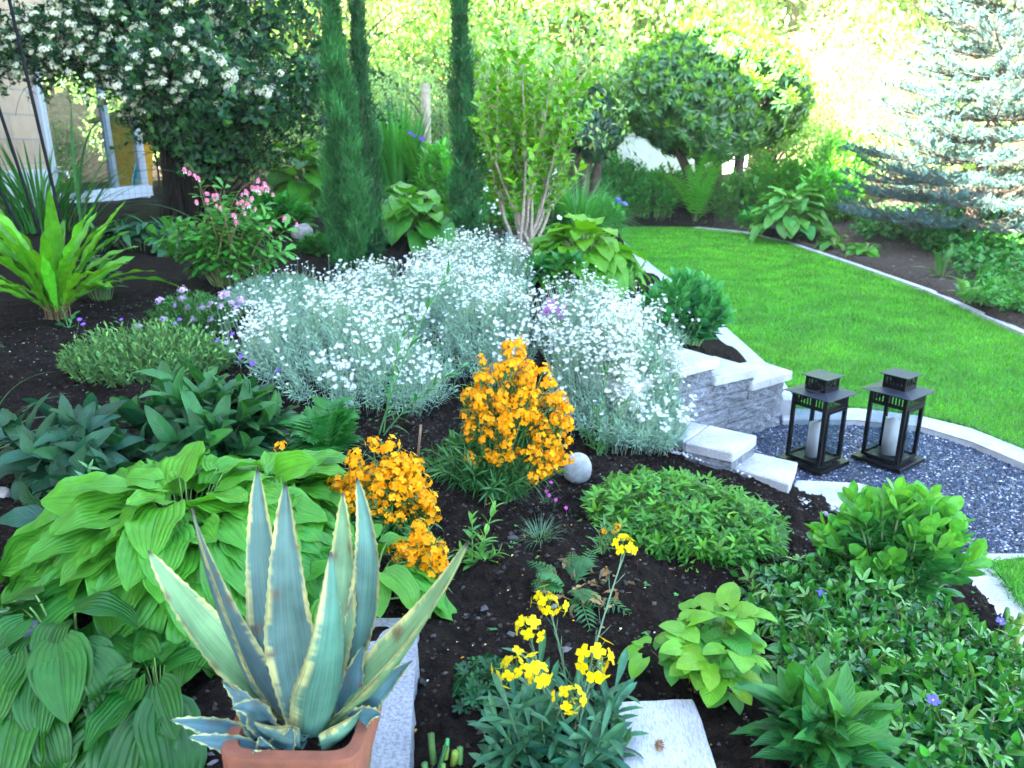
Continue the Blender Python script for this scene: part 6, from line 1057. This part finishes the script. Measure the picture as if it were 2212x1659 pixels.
# ------------------------------------------------------------------ rhododendrons
def rhodo(label, pxbase, crown, stemsn, nw_, L, seed, newfrac=.6, dark=(.042, .15, .030), ydepth=None):
    c = g(*pxbase) if ydepth is None else at_y(*pxbase, ydepth); c[2] = soil_h(c[0], c[1]); (x0, y0, x1, y1) = crown; a = at_y(x0, (y0 + y1) / 2, c[1]); b_ = at_y(x1, (y0 + y1) / 2, c[1]); tz = at_y((x0 + x1) / 2, y0, c[1])[2]; bz = at_y((x0 + x1) / 2, y1, c[1])[2]
    C0 = A([(a[0] + b_[0]) / 2, c[1], bz + (tz - bz) * .45]); rx = (b_[0] - a[0]) / 2; ru = tz - C0[2]; rd = C0[2] - bz; r = thing("rhododendron", label, "rhododendron", c, "rhododendrons"); mb, mt = MB(), MB()
    n = nw_; v = unit(G(0, 1, (n, 3))); q = U(.55, 1.0, n) ** .5; bump_ = 1 + .10 * np.sin(5 * v[:, 0] + seed) * np.sin(4 * v[:, 2] + 2 * seed) + .07 * vnoise(v[:, 0] * 4 + seed, v[:, 2] * 4 + v[:, 1] * 3); P = C0 + v * np.c_[np.full(n, rx), np.full(n, rx * .85), np.where(v[:, 2] > 0, ru, rd)] * (q * bump_)[:, None]
    dn = unit(v * A([1, 1, .8]) + A([0, 0, .35])); a1 = unit(np.cross(dn, A([.2, .5, .9]))); b1 = np.cross(dn, a1); ph = U(0, 6.28, n)
    for k in range(9):
        f = (ph + k * 2.4)[:, None]; R = np.cos(f) * a1 + np.sin(f) * b1; el = (.15 + .06 * k - .55) ; D = R * math.cos(el) + dn * math.sin(el) - A([0, 0, .25]); leaves(mb, P, D, dn * math.cos(el) - R * math.sin(el) + A([0, 0, .3]), L * U(.75, 1.15, n), L * .30 * U(.85, 1.15, n), p_ell, jc(dark, n, .22, .08), bend=.5, fold=.2, nl=5, nw=3)
    up = np.where((U(0, 1, n) < newfrac * np.clip(1.0 + v[:, 2], .05, 1.3)) & (q > .8))[0]; mbn = MB()
    for k in range(7):
        f = (ph[up] + k * 2.4)[:, None]; R = np.cos(f) * a1[up] + np.sin(f) * b1[up]; el = .75 + .08 * k; d2 = unit(dn[up] + A([0, 0, .8])); D = R * math.cos(el) + d2 * math.sin(el); leaves(mbn, P[up], D, d2 * math.cos(el) - R * math.sin(el), L * .82 * U(.7, 1.2, len(up)), L * .21, p_lance, jc((.15, .37, .016), len(up), .15, .08), bend=.3, fold=.3, nl=4, nw=3)
    mb.build("leaves", mat_gloss, r); mbn.build("new_shoots", mat_leaf, r)
    for bx, by, tx, ty in stemsn:
        p0 = at_y(bx, by, c[1] + U(-.2, .2)); p0[2] = soil_h(p0[0], p0[1]) - .1; p1 = at_y(tx, ty, c[1] + U(-.3, .3)); S = bez(p0, p0 + (p1 - p0) * A([.3, .3, .6]), p1, 10); m = MB(); tubes(m, S, np.linspace(1.1, .6, 10)[None] * pxm(c, 12), 9, (.09, .07, .05))
        n2 = 9; tt = rng.integers(6, 10, n2); e_ = C0 + unit(G(0, 1, (n2, 3))) * A([rx, rx * .8, ru]) * .75; br_ = bez(S[0, tt], S[0, tt] * .5 + e_ * .5 + A([0, 0, .1]), e_, 8); tubes(m, br_, np.linspace(1, .35, 8)[None] * pxm(c, 4.5), 5, (.08, .06, .045)); m.build("trunk", mat_bark, r)
rhodo("large umbrella shaped rhododendron with lime new shoots beyond the lawn", (1545, 412), (1318, 50, 1758, 348), ((1520, 415, 1500, 270), (1548, 415, 1552, 260), (1585, 418, 1615, 250), (1512, 420, 1440, 290)), 1700, .19, 2.0, .95, ydepth=15.3)
rhodo("smaller dark rhododendron left of the umbrella shaped one", (1280, 400), (1218, 185, 1352, 345), ((1262, 395, 1270, 320), (1280, 395, 1300, 320), (1255, 400, 1235, 325)), 650, .15, 4.0, .35, (.014, .07, .02), ydepth=14.6)
# ------------------------------------------------------------------ blue spruce
c = g(2088, 522); spx = c[1]; sr = thing("blue_spruce", "silver blue spruce with layered branches at the right edge", "spruce", c); mb, mt = MB(), MB(); H = at_y(2130, -330, spx)[2] - c[2]; tops = A(c) + A([.18, 0, H]); st = np.linspace(0, 1, 14)[:, None]; TR = A(c) * (1 - st) + tops * st; tubes(mt, TR[None], np.linspace(.10, .02, 14)[None], 10, (.12, .07, .05))
BR = []; hs = np.concatenate([np.linspace(.06, .95, 17)]); 
for q in hs:
    nb_ = 9 if q < .5 else 7; o = U(0, 6.28)
    for k in range(nb_):
        f = o + k * 2 * math.pi / nb_ + G(0, .15); L_ = (1.75 * (1 - q) ** .75 + .15) * U(.82, 1.1); p0 = A(c) * (1 - q) + tops * q; e = A([math.cos(f), math.sin(f), 0]); p1 = p0 + e * L_ + A([0, 0, (.02 + .30 * q) * L_ + G(0, .05)]); BR.append(bez(p0, p0 + (p1 - p0) * .5 - A([0, 0, .10 * L_]), p1, 12)[0])
BR = A(BR); tubes(mt, BR, np.linspace(1, .3, 12)[None] * .015, 5, (.12, .075, .05)); bl = np.linalg.norm(BR[:, -1] - BR[:, 0], axis=1)
tw = []
for sgn in (1, -1):
    ts = np.linspace(.12, 1, 18); k = ts * 11; i = np.minimum(k.astype(int), 10); fr = (k - i)[None, :, None]; P = BR[:, i] * (1 - fr) + BR[:, i + 1] * fr; T = unit(BR[:, i + 1] - BR[:, i]); B = unit(np.cross(T, A([0, 0, 1.]))) * sgn; D = unit(T * .9 + B * .9 + G(0, .16, P.shape) + A([0, 0, .12])); LL = bl[:, None] * .30 * (1.15 - .8 * ts)[None] * U(.7, 1.2, P.shape[:2]) + .06; tw.append(np.stack([P, P + D * LL[..., None] * .5 + A([0, 0, .012]), P + D * LL[..., None] + A([0, 0, .03])], 2).reshape(-1, 3, 3))
    T3 = A(tw[-1]); a3, b3 = T3[:, 0], T3[:, 2]; d3 = b3 - a3
    for s2 in (.4, .65, .85):
        D4 = unit(unit(d3) * .8 + unit(np.cross(d3, A([0, 0, 1.]))) * rng.choice([-1, 1], (len(d3), 1)) * .7 + A([0, 0, .35]) + G(0, .22, d3.shape)); l4 = np.linalg.norm(d3, axis=1)[:, None] * .38; p4 = a3 + d3 * s2; tw.append(np.stack([p4, p4 + D4 * l4 * .5, p4 + D4 * l4], 1))
TW = np.concatenate(tw); tubes(mt, TW, .004, 3, (.14, .09, .06)); nn = 22; ts = np.linspace(.02, .99, nn)
P, D, N, tt = along(np.concatenate([TW[:, :1], TW[:, 1:2], TW[:, 2:]], 1), ts, .85, 2.4, None, .15, .2); m = len(P); cc = np.repeat(jc((.045, .125, .122), len(TW), .3, .08), nn, 0) * U(.8, 1.25, (m, 1)); leaves(mb, P, D, N, U(.026, .042, m), .0085, p_blade, cc, bend=0, fold=0, nl=2, nw=2)
mb.build("needles", mat_needle, sr); mt.build("trunk", mat_bark, sr)
# ------------------------------------------------------------------ sunlit background: trees, bushes, pale path
def crown_mesh(seed, blobs, nleaf, L, col, dv=.25, flat=.8):
    mb = MB(); rs = np.random.default_rng(seed); b_ = rs.integers(0, len(blobs), nleaf); B = A(blobs)[b_]; v = unit(rs.normal(0, 1, (nleaf, 3))); q = rs.uniform(.45, 1, nleaf) ** .5; lump = 1 + .25 * vnoise(v[:, 0] * 3.3 + b_, v[:, 2] * 3.3 + v[:, 1] * 2.1); P = B[:, :3] + v * (B[:, 3] * q * lump)[:, None] * A([1, 1, flat])
    D = unit(v * .6 + rs.normal(0, .7, (nleaf, 3)) - A([0, 0, .35])); cl = jc(col, nleaf, dv, .12) * (1 + .35 * vnoise(P[:, 0] * 1.1 + seed, P[:, 2] * 1.3))[:, None]; leaves(mb, P, D, A([0, 0, 1.]) + .6 * v, L * rs.uniform(.7, 1.3, nleaf), L * .62 * rs.uniform(.7, 1.2, nleaf), p_ovate, cl, bend=.4, fold=.2, nl=3, nw=3); return mb
mat_far = leafmat("sunlit tree leaves", .38, .5, mottle=.2, mscale=2, tint=(1.15, 1.2, .9))
def tree_proto(seed, H, R, col, nleaf, L):
    rs = np.random.default_rng(seed); bl = [(rs.normal(0, R * .42), rs.normal(0, R * .42), H * rs.uniform(.28, .92), R * rs.uniform(.32, .55)) for _ in range(22)]; cm = crown_mesh(seed, bl, nleaf, L, col).mesh("crown", mat_far); m = MB(); st = np.linspace(0, 1, 8)[:, None]; tr_ = A([0, 0, -.6]) * (1 - st) + A([rs.normal(0, .2), rs.normal(0, .2), H * .75]) * st; tubes(m, tr_[None], np.linspace(.2, .05, 8)[None], 8, (.1, .08, .06)); e_ = A([b[:3] for b in bl]); i = np.clip((e_[:, 2] / (H * .75) * 5).astype(int), 1, 6); tubes(m, bez(tr_[i], tr_[i] * .5 + e_ * .5 + A([0, 0, .2]), e_, 6), np.linspace(.06, .02, 6)[None], 5, (.1, .08, .06)); return cm, m.mesh("trunk", mat_bark)
protos = [tree_proto(101, 8.5, 3.6, (.28, .42, .14), 15000, .20), tree_proto(102, 7.5, 3.2, (.32, .45, .15), 13000, .18), tree_proto(103, 9.5, 3.9, (.26, .41, .14), 16000, .22), tree_proto(104, 4.5, 2.4, (.28, .42, .14), 9000, .14)]  # paler than real foliage: overexposed glare put into the leaf colours
def plant_tree(pi, x, y, s, rz, label, cat="tree", group="sunlit trees on the slope", nm="tree"):
    r = thing(nm, label, cat, (x, y, float(soil_h(x, y)) - .2), group); r.rotation_euler = (0, 0, rz); r.scale = (s, s, s)
    for mesh_, nme in zip(protos[pi], ("crown", "trunk")): o = link(bpy.data.objects.new(nme, mesh_)); o.parent = r
TL = [(0, -9.5, 23, 1.0, .3, "sunlit pale tree far behind the flowering shrub"), (1, -5.2, 22.5, .95, 1.2, "sunlit tree showing between the flowering shrub and the cypress tops"), (2, -1.6, 25, 1.0, 2.0, "sunlit tree right of the widest cypress"), (0, 2.0, 23.5, 1.0, 4.1, "blazing pale tree above the lilac"), (1, 4.6, 26, 1.15, 5.0, "darker green topped tree at the frame top left of the rhododendron"), (2, 7.6, 22.5, .95, .7, "sunlit yellow green tree directly behind the umbrella rhododendron"), (0, 10.6, 20.0, .95, 2.6, "dense bright tree between rhododendron and spruce"), (1, 13.8, 19.5, 1.0, 3.3, "sunlit tree behind the blue spruce"), (2, 17.5, 21, 1.0, 1.9, "pale tree beyond the right frame edge of the spruce"), (0, -13, 27, 1.1, 2.2, "tree far back at the upper left corner"), (2, 11.5, 28, 1.2, 4.4, "upper slope tree above the dense bright one"), (0, 6.0, 31, 1.2, 5.5, "highest slope tree in the middle of the top edge"), (1, -.4, 31, 1.3, .4, "slope tree high behind the slim cypress"), (2, -7, 30, 1.2, 3.0, "upper slope tree left of the cypress tops"), (0, 17, 30, 1.3, 1.1, "upper slope tree at the right corner"), (1, 9, 36, 1.4, .2, "topmost slope tree right of the centre"), (2, 1.5, 38, 1.4, 2.8, "topmost slope tree left of the centre"), (0, -11, 36, 1.4, 4.8, "topmost slope tree at the left"), (2, 19, 38, 1.4, 3.9, "topmost slope tree at the right")]
for a_ in TL: plant_tree(*a_)
BL = [(3, -3.2, 15.5, .62, .3, "sunlit lime bush behind the wire fence"), (3, -1.3, 15.0, .55, 1.9, "pale bush with blossoms behind the fence post"), (3, .6, 16.0, .75, 3.0, "light green bush behind the lilac"), (3, 5.6, 17.2, .6, 4.2, "low bright bush under the right side of the rhododendron"), (3, 7.6, 15.6, .62, 5.2, "yellow green bush left of the spruce tip"), (3, 9.4, 14.6, .55, .9, "bright bush behind the lower spruce branches"), (3, 12.0, 14.5, .6, 2.2, "bush beyond the right edge of the spruce"), (3, -5.6, 16.5, .6, 2.8, "sunlit bush behind the stems of the flowering shrub"), (3, 8.2, 19, .8, 1.4, "sunlit bush on the slope between rhododendron and spruce"), (3, -8.6, 19.5, .7, 3.7, "lime bush seen above the yellow awning"), (3, -7.9, 13.1, .34, 1.1, "dark bush standing inside behind the glazed bay"), (3, -8.3, 12.0, .3, 2.1, "second bush inside the glazed bay nearer the peach wall")]  # last two are added, standing in for shrubs reflected in the bay glass
for a_ in BL: plant_tree(*a_, cat="bush", group="sunlit bushes behind the garden", nm="bush")
wl = thing("garden_wall", "glaring white sunlit wall glimpsed under the rhododendron crowns", "wall", (4.2, 22.4, .8)); hbox("wall_panel", (1.8, 22.3, .2), (6.6, 22.55, 1.7), mat_render, wl); hbox("wall_cap", (1.75, 22.25, 1.703), (6.65, 22.6, 1.77), mat_render, wl)
# ------------------------------------------------------------------ thin volume over the whole scene, added to imitate the background glow
bm = bmesh.new(); bxs(bm, (0, 18, 14.3), (170, 150, 31)); m = bpy.data.materials.new("glow_veil"); m.use_nodes = True; N = m.node_tree.nodes; N.remove(N["Principled BSDF"])
pv = N.new("ShaderNodeVolumePrincipled"); pv.inputs["Color"].default_value = (1.0, .98, .74, 1); pv.inputs["Density"].default_value = GLOW_VEIL; m.node_tree.links.new(pv.outputs[0], N["Material Output"].inputs["Volume"])
tag(bmobj("glow_veil", bm, m), kind='stuff')
